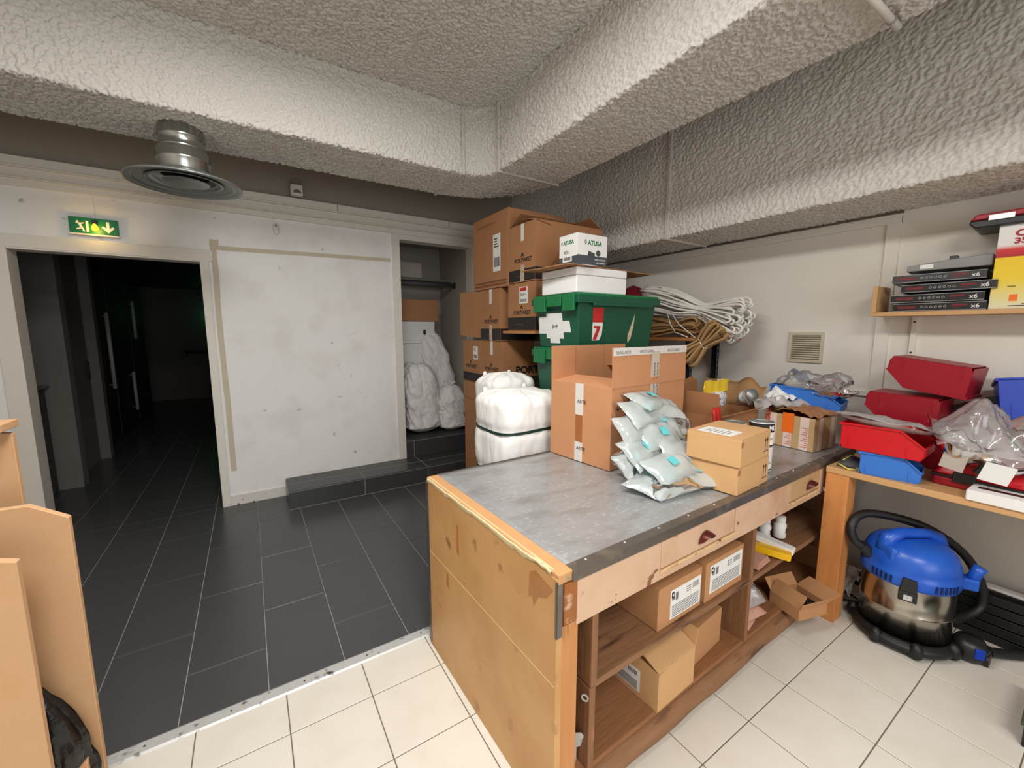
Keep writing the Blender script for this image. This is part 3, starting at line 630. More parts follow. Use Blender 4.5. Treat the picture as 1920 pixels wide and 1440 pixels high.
kd = crate('tall black crate carrying the shelf board, numbered 2270', (2.0, 2.42, 1.12), .52, .35, .352, BLACKC, BLACKC)
decal('number_plate', kd, 'left', .16, .33, .22, .29, mat('plate_grey', (120, 118, 112), .6), -.03); text('number', '2270', .06, INK, kd, (-.031, .315, .232), LEFT, sx=.9)
for q, z in (('second', .75), ('third', .38)): crate(q+' black crate below the numbered one', (2.0, 2.42, z), .52, .35, .365, BLACKC, BLACKC)
crate('black crate on the floor under the numbered crates', (2.0, 2.42, 0), .52, .35, .375, BLACKC, BLACKC)
r = root('polystyrene_block', 'white polystyrene box on the lid of the green crate', 'polystyrene', (1.645, 1.875, 1.722)); box('body', (0, .42, 0, .34, 0, .10), STYRO, r, .006); box('lid', (-.001, .421, -.001, .341, .102, .148), STYRO, r, .006)
r = root('cardboard_sheet', 'flat cardboard sheet lying on the polystyrene box', 'cardboard', (1.57, 1.845, 1.873), 4)
MB().grid(lambda u, v: (.80*u-.02*v, .44*v+.03*u, .008*sin(u*5)*v+.004*nz((u*3, v*3, 0), 1, 3)), 16, 8).obj('sheet', CARDD, r).modifiers.new('thickness', 'SOLIDIFY').thickness = .005
MB().prism([(.08, -.02, .0), (.22, .0, .004), (.16, .10, .012)], (0, 0, .003)).obj('torn_paper', WHITE, r)
r = root('fittings_box', 'small white box of pipe fittings with green ATUSA lettering', 'box', (1.665, 1.90, 1.888), 0)
box('body', (0, .245, 0, .165, 0, .176), WHITE, r, .002); box('flap', (.001, .244, .001, .081, .176, .179), WHITE, r); box('flap', (.001, .244, .084, .164, .176, .179), WHITE, r)
decal('printed_band', r, 'front', .0, .245, .0, .055, mat('slate_print', (72, 76, 82), .6)); decal('printed_band', r, 'left', .0, .165, 0, .05, MATS['slate_print'])
GT = mat('green_print', (10, 120, 64), .5)
text('brand_name', 'ATUSA', .036, GT, r, (.085, -.0005, .118), FRONT, .0012); text('brand_name', 'ATUSA', .032, GT, r, (-.0005, .125, .122), LEFT, .0012, sx=.95)
def diamond(x, z, s, face):
    p = [(x, z-s), (x+s*.6, z), (x, z+s), (x-s*.6, z), (x-s*.35, z), (x, z+s*.62), (x+s*.3, z), (x, z-s*.62)]
    mb = MB(); q = [(a, -.0005, b) for a, b in p] if face == 'front' else [(-.0005, a, b) for a, b in p]
    mb.add(q, [(0, 1, 6, 7), (1, 2, 5, 6), (2, 3, 4, 5), (3, 0, 7, 4)]); mb.obj('brand_diamond', INK, r)
diamond(.066, .132, .016, 'front'); diamond(.14, .134, .014, 'left')
text('fine_print', 'STEEL SOCKETS', .013, WHITE, r, (.14, -.001, .030), FRONT); text('fine_print', 'AND NIPPLES', .013, WHITE, r, (.15, -.001, .012), FRONT)
decal('sticker', r, 'left', .045, .13, .02, .095, WHITE, -.0007); marks(r, 'left', .045, .13, .02, .095, -.0014)
mb = MB(); mt = Matrix.Translation((.115, -.0012, .062)) @ Matrix.Rotation(R(14), 4, 'Y'); mb.box(-.03, .025, 0, .0005, -.012, .014, mt); mb.obj('printed_pipe', GREYD, r)
MB().lathe([(.0, 0), (.018, 0), (.018, .0006)], 16).obj('printed_socket', GREYD, r, loc=(.17, -.0006, .074), rot=(R(90), 0, 0))

# white bales
def bale(label, loc, w, d, h, seed, straps):
    r = root('fabric_bale', label, 'bale', loc)
    nu, nv = 110, 90
    def pt(u, v):
        a = 2*pi*u; ca, sa = cos(a), sin(a); sq = (abs(ca)**4.5+abs(sa)**4.5)**(-1/4.5)
        z = v*h; pin = 1
        for s in straps: pin -= .045*math.exp(-((z-s)/.03)**2)
        e = (1-max(0, 1-(1-v)/.075)**2.6)**.5 if v < 1 else 0
        e2 = min(1, .8+.2*(v/.05))
        fold = 1+.03*nz((ca*2, sa*2, z*4), 1.4, seed)+.016*nz((ca*7, sa*7, z*5), 1.4, seed)-.03*abs(nz((ca*6+z*2, sa*6, z*6), 1.6, seed+2))
        rr = sq*pin*fold*e*e2
        if v >= 1: rr = 0
        return (w/2+w/2*ca*rr, d/2+d/2*sa*rr, z+(.02*nz((ca*2*rr, sa*2*rr, 1), 2, seed) if v > .9 else 0))
    MB().grid(pt, nu, nv).obj('wrapped_cloth', CLOTHW, r, smooth=True)
    for s in straps:
        P = []
        for i in range(64):
            a = 2*pi*i/64; ca, sa = cos(a), sin(a); sq = (abs(ca)**4.5+abs(sa)**4.5)**(-1/4.5)*.982
            P.append((w/2+w/2*ca*sq, d/2+d/2*sa*sq, s+.01*ca))
        mb = MB(); m2 = []
        for p in P: m2 += [(p[0], p[1], p[2]-.008), (p[0], p[1], p[2]+.008)]
        nn = len(P); mb.add(m2, [(2*i, 2*((i+1) % nn), 2*((i+1) % nn)+1, 2*i+1) for i in range(nn)])
        o = mb.obj('strap', STRAP, r); o.modifiers.new('thickness', 'SOLIDIFY').thickness = .003
    for i, (ex, ey) in enumerate(((.075, d*.82), (w*.80, d*.86))):
        MB().lathe([(0, 0), (.012, .005), (.016, .02), (.012, .035), (0, .04)], 12, ax=(1, .8)).obj('cloth_knot', CLOTHW, r, smooth=True, loc=(ex, ey, h-.035))
    return r
bale('bright white cloth bale with two green straps behind the workbench', (1.13, 1.85, 0), .47, .42, 1.15, 3, (.40, .68, .93))
bale('second white bale mostly hidden behind the strapped one', (1.345, 2.31, 0), .36, .34, 1.20, 9, (.5, .9))

# rack along the right wall
r = root('storage_rack', 'black slotted metal rack with a wooden shelf holding ropes', 'shelving', (2.73, 1.70, 0))
box('shelf', (0, .40, 0, 1.25, 1.42, 1.443), PINEX, r, .002); box('shelf', (0, .40, .16, 1.25, .95, .97), PINEX, r, .002)
for x in (.0, .34):
    for y in (.15, 1.2):
        p = MB().box(x, x+.04, y, y+.004, 0, 1.42).box(x, x+.004, y, y+.04, 0, 1.42).obj('upright', BLACKC, r)
        mb = MB()
        for k in range(12): mb.box(x+.014, x+.026, y-.0008, y, .9+.045*k, .915+.045*k)
        mb.obj('slots', GREYM, p)
r = root('white_jug', 'pale grey plastic jug standing under the rope shelf', 'jug', (2.86, 2.02, .97))
MB().lathe([(.06, 0), (.065, .01), (.065, .17), (.055, .21), (.02, .235), (.02, .25)], 24).obj('jug_body', mat('jug_plastic', (176, 178, 180), .4), r, smooth=True); MB().lathe([(.024, .25), (.024, .28), (0, .28)], 16).obj('cap', GREYD, r)
r = root('white_jug', 'shorter pale jug behind the first one on the rack', 'jug', (2.90, 2.25, .97))
MB().lathe([(.06, 0), (.06, .14), (.03, .19), (.02, .20), (.02, .22)], 24).obj('jug_body', MATS['jug_plastic'], r, smooth=True); MB().lathe([(.024, .22), (.024, .245), (0, .245)], 16).obj('cap', WHITE, r)
def arc3(a, b, h, n, sag=(0, 0, 0)):
    a, b = Vector(a), Vector(b)
    return [a.lerp(b, i/n)+Vector((0, 0, h*4*(i/n)*(1-i/n)))+Vector(sag)*sin(pi*i/n) for i in range(n+1)]
# white rope hank: strands from the crate side out past the end of the shelf, looped at both ends
r = root('rope_hank', 'long white rope hank drooping off the right end of the shelf', 'rope', (2.86, 1.72, 1.443))
rr = random.Random(5); mb = MB()
for k in range(64):
    a = rr.uniform(0, 2*pi); q = math.sqrt(rr.random()); oy, oz = .085*q*cos(a), .10*q*sin(a); lj = .90+.11*rr.random()
    P = []
    for i in range(15):
        t = i/14; wv = 1.05+.25*abs(t-.72)-.55*math.exp(-((t-.66)/.14)**2)
        y = .66-.83*t*lj
        z = .30-.06*(t/.45)**2 if t < .45 else .24-.115*((t-.45)/.55)**1.1
        P.append((oy*wv+.01*sin(5*t+k), y, z+oz*wv*(1+.5*(t > .8)*(t-.8)*5)*.95+.006*sin(9*t+k*2)))
    e = Vector(P[-1]); 
    sg = -1 if oz > 0 else 1; rl = .012+.02*rr.random()
    for th in (30, 60, 90, 120, 150, 180): P.append((e.x+.004*(1-cos(R(th))), e.y-rl*1.5*sin(R(th)), e.z+sg*rl*(1-cos(R(th)))))
    mb.tube(P, .0085, 5)
mb.obj('strands', ROPEW, r, smooth=True)
mb = MB(); mb.tube([(0, .60, .28), (-.04, .68, .36), (-.05, .62, .40), (-.03, .48, .40), (0, .40, .34)], .006, 6); mb.tube([(-.11, .36, .20), (-.14, .30, .10), (-.13, .26, .04), (-.15, .14, .005)], .0035, 6); mb.tube([(-.11, .33, .2), (-.15, .22, .10), (-.14, .08, -.002)], .0035, 6); mb.obj('loose_ends', ROPEW, r, smooth=True)
def hemp(label, loc, rot, n, L, rad, seed):
    r = root('hemp_rope_hank', label, 'rope', loc, rot=rot); mb = MB(); q = random.Random(seed)
    for k in range(n):
        a = 2*pi*k/n; ro = rad*(.55+.45*(k % 2)); P = []
        for i in range(13):
            t = i/12; pin = .45+.55*abs(t-.5)*2 if True else 1
            P.append((ro*cos(a)*pin, -L/2+L*t, ro*sin(a)*pin+.004*sin(8*t+k)))
        e = P[-1]
        for th in (45, 90, 135, 180): P.append((e[0]*(1-.4*th/180)+.012*(1-cos(R(th))), e[1]+.035*sin(R(th)), e[2]*(1-.5*th/180)))
        s = P[0]; P = [(s[0]*(1-.4*th/180), s[1]-.04*sin(R(th)), s[2]*(1-.5*th/180)-.012*(1-cos(R(th)))) for th in (180, 135, 90, 45)]+P
        mb.tube(P, .010, 6)
    mb.obj('coils', ROPEB, r, smooth=True)
    MB().tube([(rad*.5*cos(t*.5), .01*sin(t), rad*.5*sin(t*.5)) for t in range(14)], .004, 5).obj('binding', WHITE if seed == 2 else ROPEB, r)
    return r
hemp('hemp rope hank with a white tie hanging over the shelf edge', (2.72, 1.75, 1.40), (R(-48), R(8), R(20)), 16, .26, .085, 2)
hemp('darker hemp rope coil lying on the shelf against the green crate', (2.86, 2.08, 1.525), (0, R(10), R(4)), 18, .34, .085, 6)
r = root('red_bag', 'dark red wrapped bundle behind the polystyrene box', 'bag', (2.72, 2.32, 1.444))
def fn(u, v):
    a = 2*pi*u; p = sin(pi*min(.999, max(.001, v)))**.6; k = 1+.15*nz((cos(a)*2, sin(a)*2, v*4), 1.5, 5)
    return (.14*cos(a)*p*k+.14, .20*sin(a)*p*k+.2, .44*v)
MB().grid(fn, 28, 20).obj('bundle', mat('maroon_plastic', (110, 24, 34), .3, var=.3, vs=10, bump=.004, bs=20), r, smooth=True)

# ------------------------------------------------------------------ workbench
TZ = .83
wbch = root('workbench', 'old wooden workbench with zinc top, end panel, drawers and open shelves', 'workbench', (.668, .812, 0), 1.6)
TW, TD = 2.24, .925
box('top_panel', (.05, TW, .0, TD, TZ-.028, TZ-.003), PINEX, wbch)
def sheet(u, v):
    return (.052+(TW-.055)*u, .0+TD*v, TZ-.003+.0022*nz((u*9, v*5, 0), 1, 2)+.0035)
MB().grid(sheet, 60, 28).obj('zinc_sheet', BENCHTOP, wbch, smooth=True).modifiers.new('thickness', 'SOLIDIFY').thickness = .003
fe = MB().box(.052, TW, -.006, .0, TZ-.032, TZ+.004).box(.052, TW, -.006, .03, TZ+.002, TZ+.0045).obj('metal_edge', EDGEM, wbch, bevel=.0015)
rr = random.Random(3)
for k in range(12): MB().lathe([(.004, 0), (.003, .0015), (0, .002)], 8).obj('nail', ALU, fe, loc=(.12+.17*k, .018, TZ+.0045))
box('metal_edge', (.052, TW, TD-.004, TD+.002, TZ-.03, TZ+.004), EDGEM, wbch)
# end panel with its wooden strip, chipped upper edge and metal corner strips
ep = box('end_panel', (0, .022, .004, TD, 0, TZ-.012), PLYP, wbch, .002)
box('pine_post', (.022, .085, .006, .075, 0, TZ-.165), PINE, wbch, .003)
box('pine_post', (.022, .085, TD-.075, TD-.004, 0, TZ-.03), PINE, wbch, .003)
box('edge_strip', (.002, .056, .0, TD, TZ-.028, TZ+.003), mat('strip_wood', (200, 150, 100), .6, var=.15, vs=12, rgb2=(150, 140, 120), ms=16, thr=.66), wbch, .004)
mb = MB()
def ragged(u, v):
    y = .03+(TD-.04)*u; k = nz((y*14, 0, 0), 1, 4)+.6*nz((y*40, 0, 0), 1, 5)
    return (-.0008-.0016*v*(1-v)*4+(.012 if v == 1 else 0), y, TZ-.016-.012*k+v*(.0205+.012*k))
mb.grid(ragged, 160, 3); mb.obj('chipped_edge', PLYEDGE, wbch)
mb = MB().box(-.003, .0, TD-.022, TD+.003, .02, TZ-.02).box(-.003, .024, TD, TD+.003, .02, TZ-.02); mb.obj('corner_strip', EDGEM, wbch)
mb = MB().box(-.0015, .002, .002, .010, TZ-.19, TZ-.02).box(-.0015, .020, .002, .0045, TZ-.19, TZ-.02); mb.obj('corner_strip', EDGEM, wbch)
MB().prism([(-.0008, .02, TZ-.05), (-.0008, .10, TZ-.03), (-.0008, .13, TZ-.05), (-.0008, .135, TZ-.13), (-.0008, .115, TZ-.12), (-.0008, .11, TZ-.15), (-.0008, .085, TZ-.105), (-.0008, .05, TZ-.09)], (.0007, 0, 0)).obj('tape_patch', mat('old_tape', (172, 118, 66), .35, var=.2, vs=20), wbch)
box('scribed_line', (-.0006, .0, .01, TD-.02, .482, .486), mat('pale_scratch', (226, 186, 130), .6), wbch)
for y, z0, z1, wd in ((.60, .60, .73, .026), (.70, .40, .47, .030)):
    MB().prism([(-.0006, y, z0), (-.0006, y+wd, z0+.01), (-.0006, y+wd*.8, z1), (-.0006, y+wd*.2, z1)], (.0005, 0, 0)).obj('drip_stain', mat('brown_stain', (184, 122, 64), .5, var=.15, vs=20), wbch)
# apron with two drawers
ap = MB(); AZ0, AZ1 = .655, TZ-.032
ap.box(.072, .455, .0, .022, AZ0, AZ1); ap.box(.935, 1.42, 0, .022, AZ0, AZ1); ap.box(1.76, TW, 0, .022, AZ0, AZ1); ap.box(.455, .935, 0, .022, AZ0, AZ0+.034); ap.box(1.42, 1.76, 0, .022, AZ0, AZ0+.034)
ap.obj('apron', OLDPAINT, wbch, bevel=.002)
MB().box(.024, .072, -.002, .022, AZ0+.02, AZ1).obj('bare_apron_end', mat('bare_brown', (156, 94, 44), .5, var=.2, vs=16, rgb2=(214, 178, 148), ms=20, thr=.64), wbch, bevel=.002)
for a, b, m in ((.459, .931, OLDPAINT), (1.424, 1.756, mat('stained_drawer', (196, 160, 116), .5, var=.1, rgb2=(150, 96, 50), ms=12, thr=.66, bump=.002, bs=20))):
    dr = box('drawer', (a, b, .001, .30, AZ0+.038, AZ1-.003), m, wbch, .003)
    cx = (a+b)/2+.02 if a < 1 else b-.12; P = []
    mb = MB()
    def cup(u, v): 
        a1 = pi*u; return (cx+.042*cos(a1)*(1-.15*v), -.004-.030*sin(pi*.5*v)*sin(a1)**.5, AZ0+.062+.045*sin(a1)*(1-v*.25)+.004*v)
    mb.grid(cup, 20, 8); o = mb.obj('cup_pull', CUP, dr, smooth=True); o.modifiers.new('thickness', 'SOLIDIFY').thickness = .003
    box('keeper_strip', (a-.01, b+.01, -.004, .001, AZ0+.028, AZ0+.036), mat('flaked_edge', (226, 190, 140), .6, var=.2, vs=40, rgb2=(120, 66, 34), ms=30, thr=.6), dr)
MB().tube([(1.77, -.02, AZ0+.03), (1.80, -.03, AZ0+.03), (1.80, -.005, AZ0+.03)], .005, 8).obj('hook', ALU, wbch)
# shelves, dividers, plinth
box('bottom_shelf', (.10, 2.2, .03, TD-.02, .075, .10), OLDW, wbch, .003)
mb = MB(); pts = []
for k in range(40):
    x = .10+2.1*k/39; pts.append((x, .030+.008*nz((x*4, 0, 0), 1, 6), .042+.004*nz((x*6, 0, 0), 1, 7)))
mb.tube(pts, [.043+.004*nz((p[0]*9, 1, 1), 1, 3) for p in pts], 14); mb.obj('plinth_log', OLDW, wbch, smooth=True)
box('bottom_board', (.10, 2.2, .02, .22, .088, .108), mat('bottom_board_wood', (146, 98, 62), .7, var=.25, vs=5, stretch=(1.2, 9, 9), bump=.002, bs=9), wbch, .004)
box('middle_shelf', (.17, 1.12, .012, TD-.03, .39, .413), OLDW, wbch, .003); box('middle_shelf', (1.145, 2.2, .012, TD-.03, .385, .408), OLDW, wbch, .003)
for a, y in ((.145, .006), (1.118, .008), (2.18, .008)):
    box('divider', (a, a+.026, y, TD-.03, .405, AZ0), OLDWZ, wbch, .003); box('divider', (a, a+.026, y+.004, TD-.03, .105, .40), OLDWZ, wbch, .003)
box('back_panel', (.1, 2.2, TD-.03, TD-.015, .08, .78), OLDW, wbch)
MB().lathe([(.008, 0), (.012, 0), (.012, .003), (.008, .003), (.008, 0)], 16).obj('ring', ALU, wbch, loc=(.135, .02, .37), rot=(R(90), 0, R(-60)))
# things in the workbench shelves (world positions)
def lab_carton(label, loc, rz, w, d, h, lx0, lx1, lz0, lz1, **k):
    r = carton(label, loc, rz, w, d, h, CARD, 'small cartons in the workbench', **k)
    decal('sticker', r, 'front', lx0, lx1, lz0, lz1, WHITE); marks(r, 'front', lx0, lx1, lz0, lz1, -.0006, 'carton', mat('label_grey_print', (120, 120, 122), .6))
    mb = MB(); z = lz1-.02; x = lx0+.006; mb.prism([(x, -.0012, z-.012), (x+.016, -.0012, z-.012), (x+.016, -.0012, z+.012), (x, -.0012, z+.012)], (0, -.0003, 0)); mb.obj('logo_square', INK, r)
    MB().prism([(x+.003, -.0017, z), (x+.012, -.0017, z-.008), (x+.012, -.0017, z+.008)], (0, -.0002, 0)).obj('logo_arrow', WHITE, r)
    return r
lab_carton('left one of two labelled cartons side by side on the workbench middle shelf', (1.172, .86, .4145), 1.5, .27, .36, .165, .07, .262, .02, .135)
lab_carton('right one of two labelled cartons side by side on the workbench middle shelf', (1.462, .862, .4145), 1.5, .285, .36, .17, .03, .272, .03, .15)
carton('plain carton standing at the dark left end of the workbench middle shelf', (.87, 1.12, .4145), 8, .22, .25, .24, CARDD)
r = carton('carton with raised flaps at the front of the workbench bottom shelf', (1.165, .838, .1095), 3, .235, .30, .155, CARDL, flaps={'front': (.09, -68), 'back': (.09, -64), 'right': (.07, 12), 'left': (.09, -86)})
decal('sticker', r, 'left', .08, .27, .02, .11, WHITE); marks(r, 'left', .08, .27, .02, .11, -.0006, 'carton')
carton('closed carton tucked behind the flapped one on the workbench bottom shelf', (1.475, .895, .1095), 6, .225, .26, .165, CARD, seam='x')
def bottle(label, x, y, z):
    r = root('pill_bottle', label, 'bottle', (x, y, z)); MB().lathe([(0, 0), (.028, 0), (.03, .004), (.03, .07), (.022, .082), (.022, .085)], 20).obj('bottle_body', WHITE, r, smooth=True); MB().lathe([(.024, .085), (.025, .09), (.024, .112), (0, .113)], 20).obj('cap', TRIM, r, smooth=True); box('printed_mark', (-.004, .004, -.031, -.029, .03, .055), INK, r)
bottle('small white bottle at the left on the workbench right shelf', 2.20, 1.0, .4225); bottle('small white bottle beside the first, nearer the orange post', 2.285, .965, .4225)
r = root('white_carton', 'long white box lying above the yellow box in the workbench', 'box', (2.06, 1.02, .462), 0, rot=(0, R(8), R(-78))); box('body', (0, .20, 0, .05, 0, .03), WHITE, r, .003); box('end_flap', (.2, .203, .004, .046, .003, .027), WHITE, r)
r = root('yellow_carton', 'long yellow box sticking out of the workbench right shelf', 'box', (2.02, 1.05, .4225), rot=(0, 0, R(-72))); box('body', (0, .235, -.03, .02, 0, .033), YELLOW, r, .002); box('end_flap', (.235, .238, -.027, .017, .003, .03), YELLOW, r)
r = root('pink_paper_stack', 'small stack of pink paper on the workbench right shelf', 'paper', (1.87, .86, .4225), 5)
for k in range(5): box('sheet', (.004*k, .13-.003*k, .002*k, .11, .005*k, .005*k+.004), PINK, r)
r = root('red_file_box', 'dark red box standing at the back of the workbench right shelf', 'box', (2.32, 1.05, .4225)); box('body', (0, .26, 0, .25, 0, .22), mat('maroon_card', (84, 22, 20), .6), r, .004); box('lid_line', (-.002, .262, -.002, .252, .17, .174), BLACKC, r); MB().tube([(.18, -.012, .10), (.20, -.016, .115)], .006, 8).obj('latch', ALU, r)
def pouch(label, loc, rot, w, d, h, m, seed, cat='bag', name='zip_bag', stripe=None, content=None):
    r = root(name, label, cat, loc, rot=rot)
    def top(u, v):
        a, b = u*2-1, v*2-1; k = max(0, (1-abs(a)**3))*max(0, (1-abs(b)**3)); nn = nz((u*4, v*4, 0), 1.3, seed)
        return (w*a/2*(1+.03*nn), d*b/2, h*k**.5*(.75+.5*nn)*.5+h*.5)
    def bot(u, v):
        a, b = u*2-1, v*2-1; k = max(0, (1-abs(a)**3))*max(0, (1-abs(b)**3)); nn = nz((u*4, v*4, 0), 1.3, seed)
        return (w*a/2*(1+.03*nn), d*b/2, h*.5-h*.5*k**.4)
    MB().grid(top, 24, 20).grid(bot, 12, 10).obj('pouch', m, r, smooth=True)
    if stripe: MB().grid(lambda u, v: (w*(u-.5)*1.0, d*(.32+.05*v), h*.55+h*.30*max(0, 1-abs(2*u-1)**3)**.5), 16, 1).obj('zip_strip', stripe, r)
    if content: MB().box(-w*.32, w*.32, -d*.3, d*.25, h*.2, h*.6).obj('contents', content, r, bevel=.01)
    return r
pouch('clear zip bag with a blue zip strip stuffed into the workbench lower right cell', (1.955, .985, .215), (R(30), R(-5), R(-12)), .14, .18, .085, BAGM, 3, stripe=BLUED, content=WHITE)
for i, (x, y, z, a, t) in enumerate(((1.87, .88, .109, 12, 'lower pink packet on the workbench bottom board'), (1.875, .89, .142, -6, 'upper pink packet under the clear zip bag'))):
    r = root('pink_packet', t, 'packet', (x, y, z), a)
    MB().grid(lambda u, v: (.15*u, .20*v, .026*(1-abs(2*u-1)**6)*(1-abs(2*v-1)**6)+.004), 14, 14).grid(lambda u, v: (.15*u, .20*v, 0), 2, 2).obj('wrapping', PINK, r, smooth=True); box('crease', (.06, .063, .01, .19, .0292, .0305), WHITE, r)
r = carton('small open carton with dark inside at the foot of the orange post', (2.135, .785, .1095), -16, .18, .16, .062, CARD, flaps={'front': (.03, 20), 'right': (.09, 72), 'back': (.06, 40), 'left': (.07, -35)})
box('dark_inside', (.006, .174, .006, .154, .005, .03), BLACKC, r)  # black slab standing in for the shaded inside of the carton
r = root('silver_strip', 'bent silver strip in the gap beside the workbench end post', 'strip', (.775, .87, 0)); MB().prism([(0, 0, 0), (.028, 0, 0), (.028, 0, .16), (.012, 0, .22), (0, 0, .20)], (0, .003, 0)).obj('upright_strip', ALU, r); MB().prism([(.012, 0, .22), (.028, 0, .16), (.055, -.03, .19), (.03, -.02, .23)], (0, .003, 0)).obj('bent_tip', ALU, r)

# ------------------------------------------------------------------ things on the workbench
TT = TZ+.0048
r = carton('large open carton with handwriting and upright flaps on the workbench', (1.40, 1.335, TT), 5.5, .63, .405, .395, CARDO, flaps={'front': (.185, -2), 'back': (.185, 1), 'left': (.185, -83), 'right': (.185, -70)})
decal('tape', r, 'left', .175, .228, .24, .40, TAPEW); decal('tape', r, 'left', .175, .228, .0, .10, TAPEW); decal('tape', r, 'left', .178, .225, .10, .24, TAPEB)
for z in (.26, .02): text('tape_print', 'ARTE', .025, INK, r, (-.0012, .215, z+.04), LEFT)
MB().box(0, .63, -.0022, -.001, .395+.15, .395+.188).obj('tape', TAPEW, r); MB().box(0, .63, .0045, .0055, .395+.16, .395+.188).obj('tape', TAPEW, r)
decal('tape', r, 'front', .30, .372, .20, .56, mat('printed_tape', (206, 192, 178), .3), -.0022)
for x in (.02, .2, .44): text('tape_print', 'SANS ARTE GARANTIE'[5 if x > .1 else 0:][:9], .022, mat('tape_ink', (110, 108, 112), .5), r, (x, -.0026, .395+.158), FRONT)
for x in (.325, .352): text('tape_print', 'BANDE GARANTIE', .02, INK, r, (x, -.003, .50), (R(90), R(90), 0))
text('handwriting', 'LABOUREAU', .052, INK, r, (.035, -.001, .29), FRONT, shear=.25, sx=.75); text('handwriting', 'Exd Paris', .052, INK, r, (.05, -.001, .215), FRONT, shear=.3, sx=.75)
MB().prism([(.06, -.001, .165), (.20, -.001, .175), (.20, -.001, .178), (.06, -.001, .168)], (0, -.0005, 0)).obj('pen_stroke', REDPR, r)
for u in (.18, .42): MB().box(u, u+.0015, .4005, .4015, .40, .578).obj('crease', CARDD, r)
MB().grid(lambda u, v: (.06+.5*u, .03+.34*v, .30+.08*nz((u*5, v*5, 0), 1.2, 4)+.06*sin(pi*u)*sin(pi*v)), 22, 18).obj('plastic_lining', BAG, r, smooth=True)
MB().grid(lambda u, v: (.08+.46*u, .05+.30*v, .24+.05*nz((u*4, v*4, 0), 1.2, 7)), 14, 12).obj('dark_inside', BLACKC, r, smooth=True)  # black sheet under the lining, painted shade of the carton's interior

# air pillows: a chain of inflated cushions heaped against the carton
r = root('air_pillow_chain', 'heap of pale aqua air cushion packing against the large carton', 'packing', (1.50, 1.12, TT))
def pillow(c, rot, w, d, h, seed, pr=True):
    m = Matrix.Translation(c) @ Matrix.Rotation(R(rot[2]), 4, 'Z') @ Matrix.Rotation(R(rot[0]), 4, 'X') @ Matrix.Rotation(R(rot[1]), 4, 'Y')
    def side(sg):
        def fn(u, v):
            a, b = u*2-1, v*2-1; k = (max(0, 1-abs(a)**2.6)*max(0, 1-abs(b)**2.6))**.5
            wr = .10*nz((a*1.5, b*1.5, sg), 1.2, seed)+.16*nz((a*5, b*2, sg), 1.6, seed)*(abs(a)+abs(b))*.6
            x = w/2*a*(1-.07*(1-b*b))*(1+.04*nz((b*3, 0, 0), 1, seed)); y = d/2*b*(1-.10*(1-a*a))
            p = m @ Vector((x, y, sg*h/2*k*(1+wr)+.008*nz((a*2, b*2, 0), 1, seed+1))); p.z = max(p.z, .0015)
            return tuple(p)
        return fn
    o = MB().grid(side(1), 18, 14).grid(side(-1), 18, 14).obj('air_pillow', PILLOW, r, smooth=True)
    if pr:
        def pf(u, v):
            a, b = (u-.5)*.34, (v-.5)*.5; k = (max(0, 1-abs(a)**2.6)*max(0, 1-abs(b)**2.6))**.5
            p = m @ Vector((w/2*a, d/2*b, h/2*k*1.12+.004)); p.z = max(p.z, .003); return tuple(p)
        MB().grid(pf, 4, 4).obj('teal_print', TEAL, o)
rr = random.Random(12)
heap = [((-.10, -.02, .03), (8, -6, 20), .26, .17), ((.09, -.10, .03), (4, 6, -24), .26, .17), ((-.02, .08, .04), (10, 0, -10), .25, .17), ((.15, .05, .05), (16, 10, 30), .24, .16),
        ((-.03, -.06, .09), (30, -8, 8), .25, .16), ((.10, -.02, .12), (38, 14, -16), .25, .16), ((-.06, .06, .14), (42, -10, 16), .25, .16), ((.05, .06, .19), (46, 4, -8), .25, .16),
        ((-.04, .11, .22), (52, -6, 6), .25, .16), ((.10, .11, .235), (44, 12, -22), .24, .16), ((.02, .13, .285), (40, 0, 4), .25, .16), ((.15, .14, .295), (26, 10, -18), .24, .16), ((.09, .16, .33), (22, 4, 10), .25, .16),
        ((-.11, .08, .10), (50, -20, 34), .22, .14), ((.19, .09, .20), (48, 16, -34), .22, .14), ((-.08, -.10, .028), (6, -4, -8), .24, .15)]
for i, (c, ro, w_, d_) in enumerate(heap): pillow(Vector(c), ro, w_, d_, .062, 20+i, i % 3 != 2)

def smallbox(label, loc, rz, w, d, h, arrows=True, top_label=False):
    r = carton(label, loc, rz, w, d, h, CARDL, 'two small cartons stacked at the workbench front edge', seam='y')
    if arrows:
        mb = MB()
        for x in (w-.05, w-.03): mb.box(x-.002, x+.002, -.0006, 0, h*.28, h*.62).prism([(x-.008, -.0001, h*.62), (x+.008, -.0001, h*.62), (x, -.0001, h*.75)], (0, -.0005, 0))
        mb.box(w-.062, w-.018, -.0006, 0, h*.22, h*.25); mb.obj('printed_arrows', INK, r)
    box('side_notch', (.0, .02, -.0008, .0, h-.035, h-.012), CARDD, r)
    if top_label: decal('sticker', r, 'top', .02, .13, .05, d-.03, WHITE, h); marks(r, 'top', .03, .12, .06, d-.04, h+.0007, 'lines', GREYP)
    return r
smallbox('lower of two small tan cartons at the workbench front edge', (1.612, .847, TT), 4, .285, .225, .118)
smallbox('upper of two small tan cartons with a white label on top', (1.606, .838, TT+.119), 6, .29, .225, .118, top_label=True)
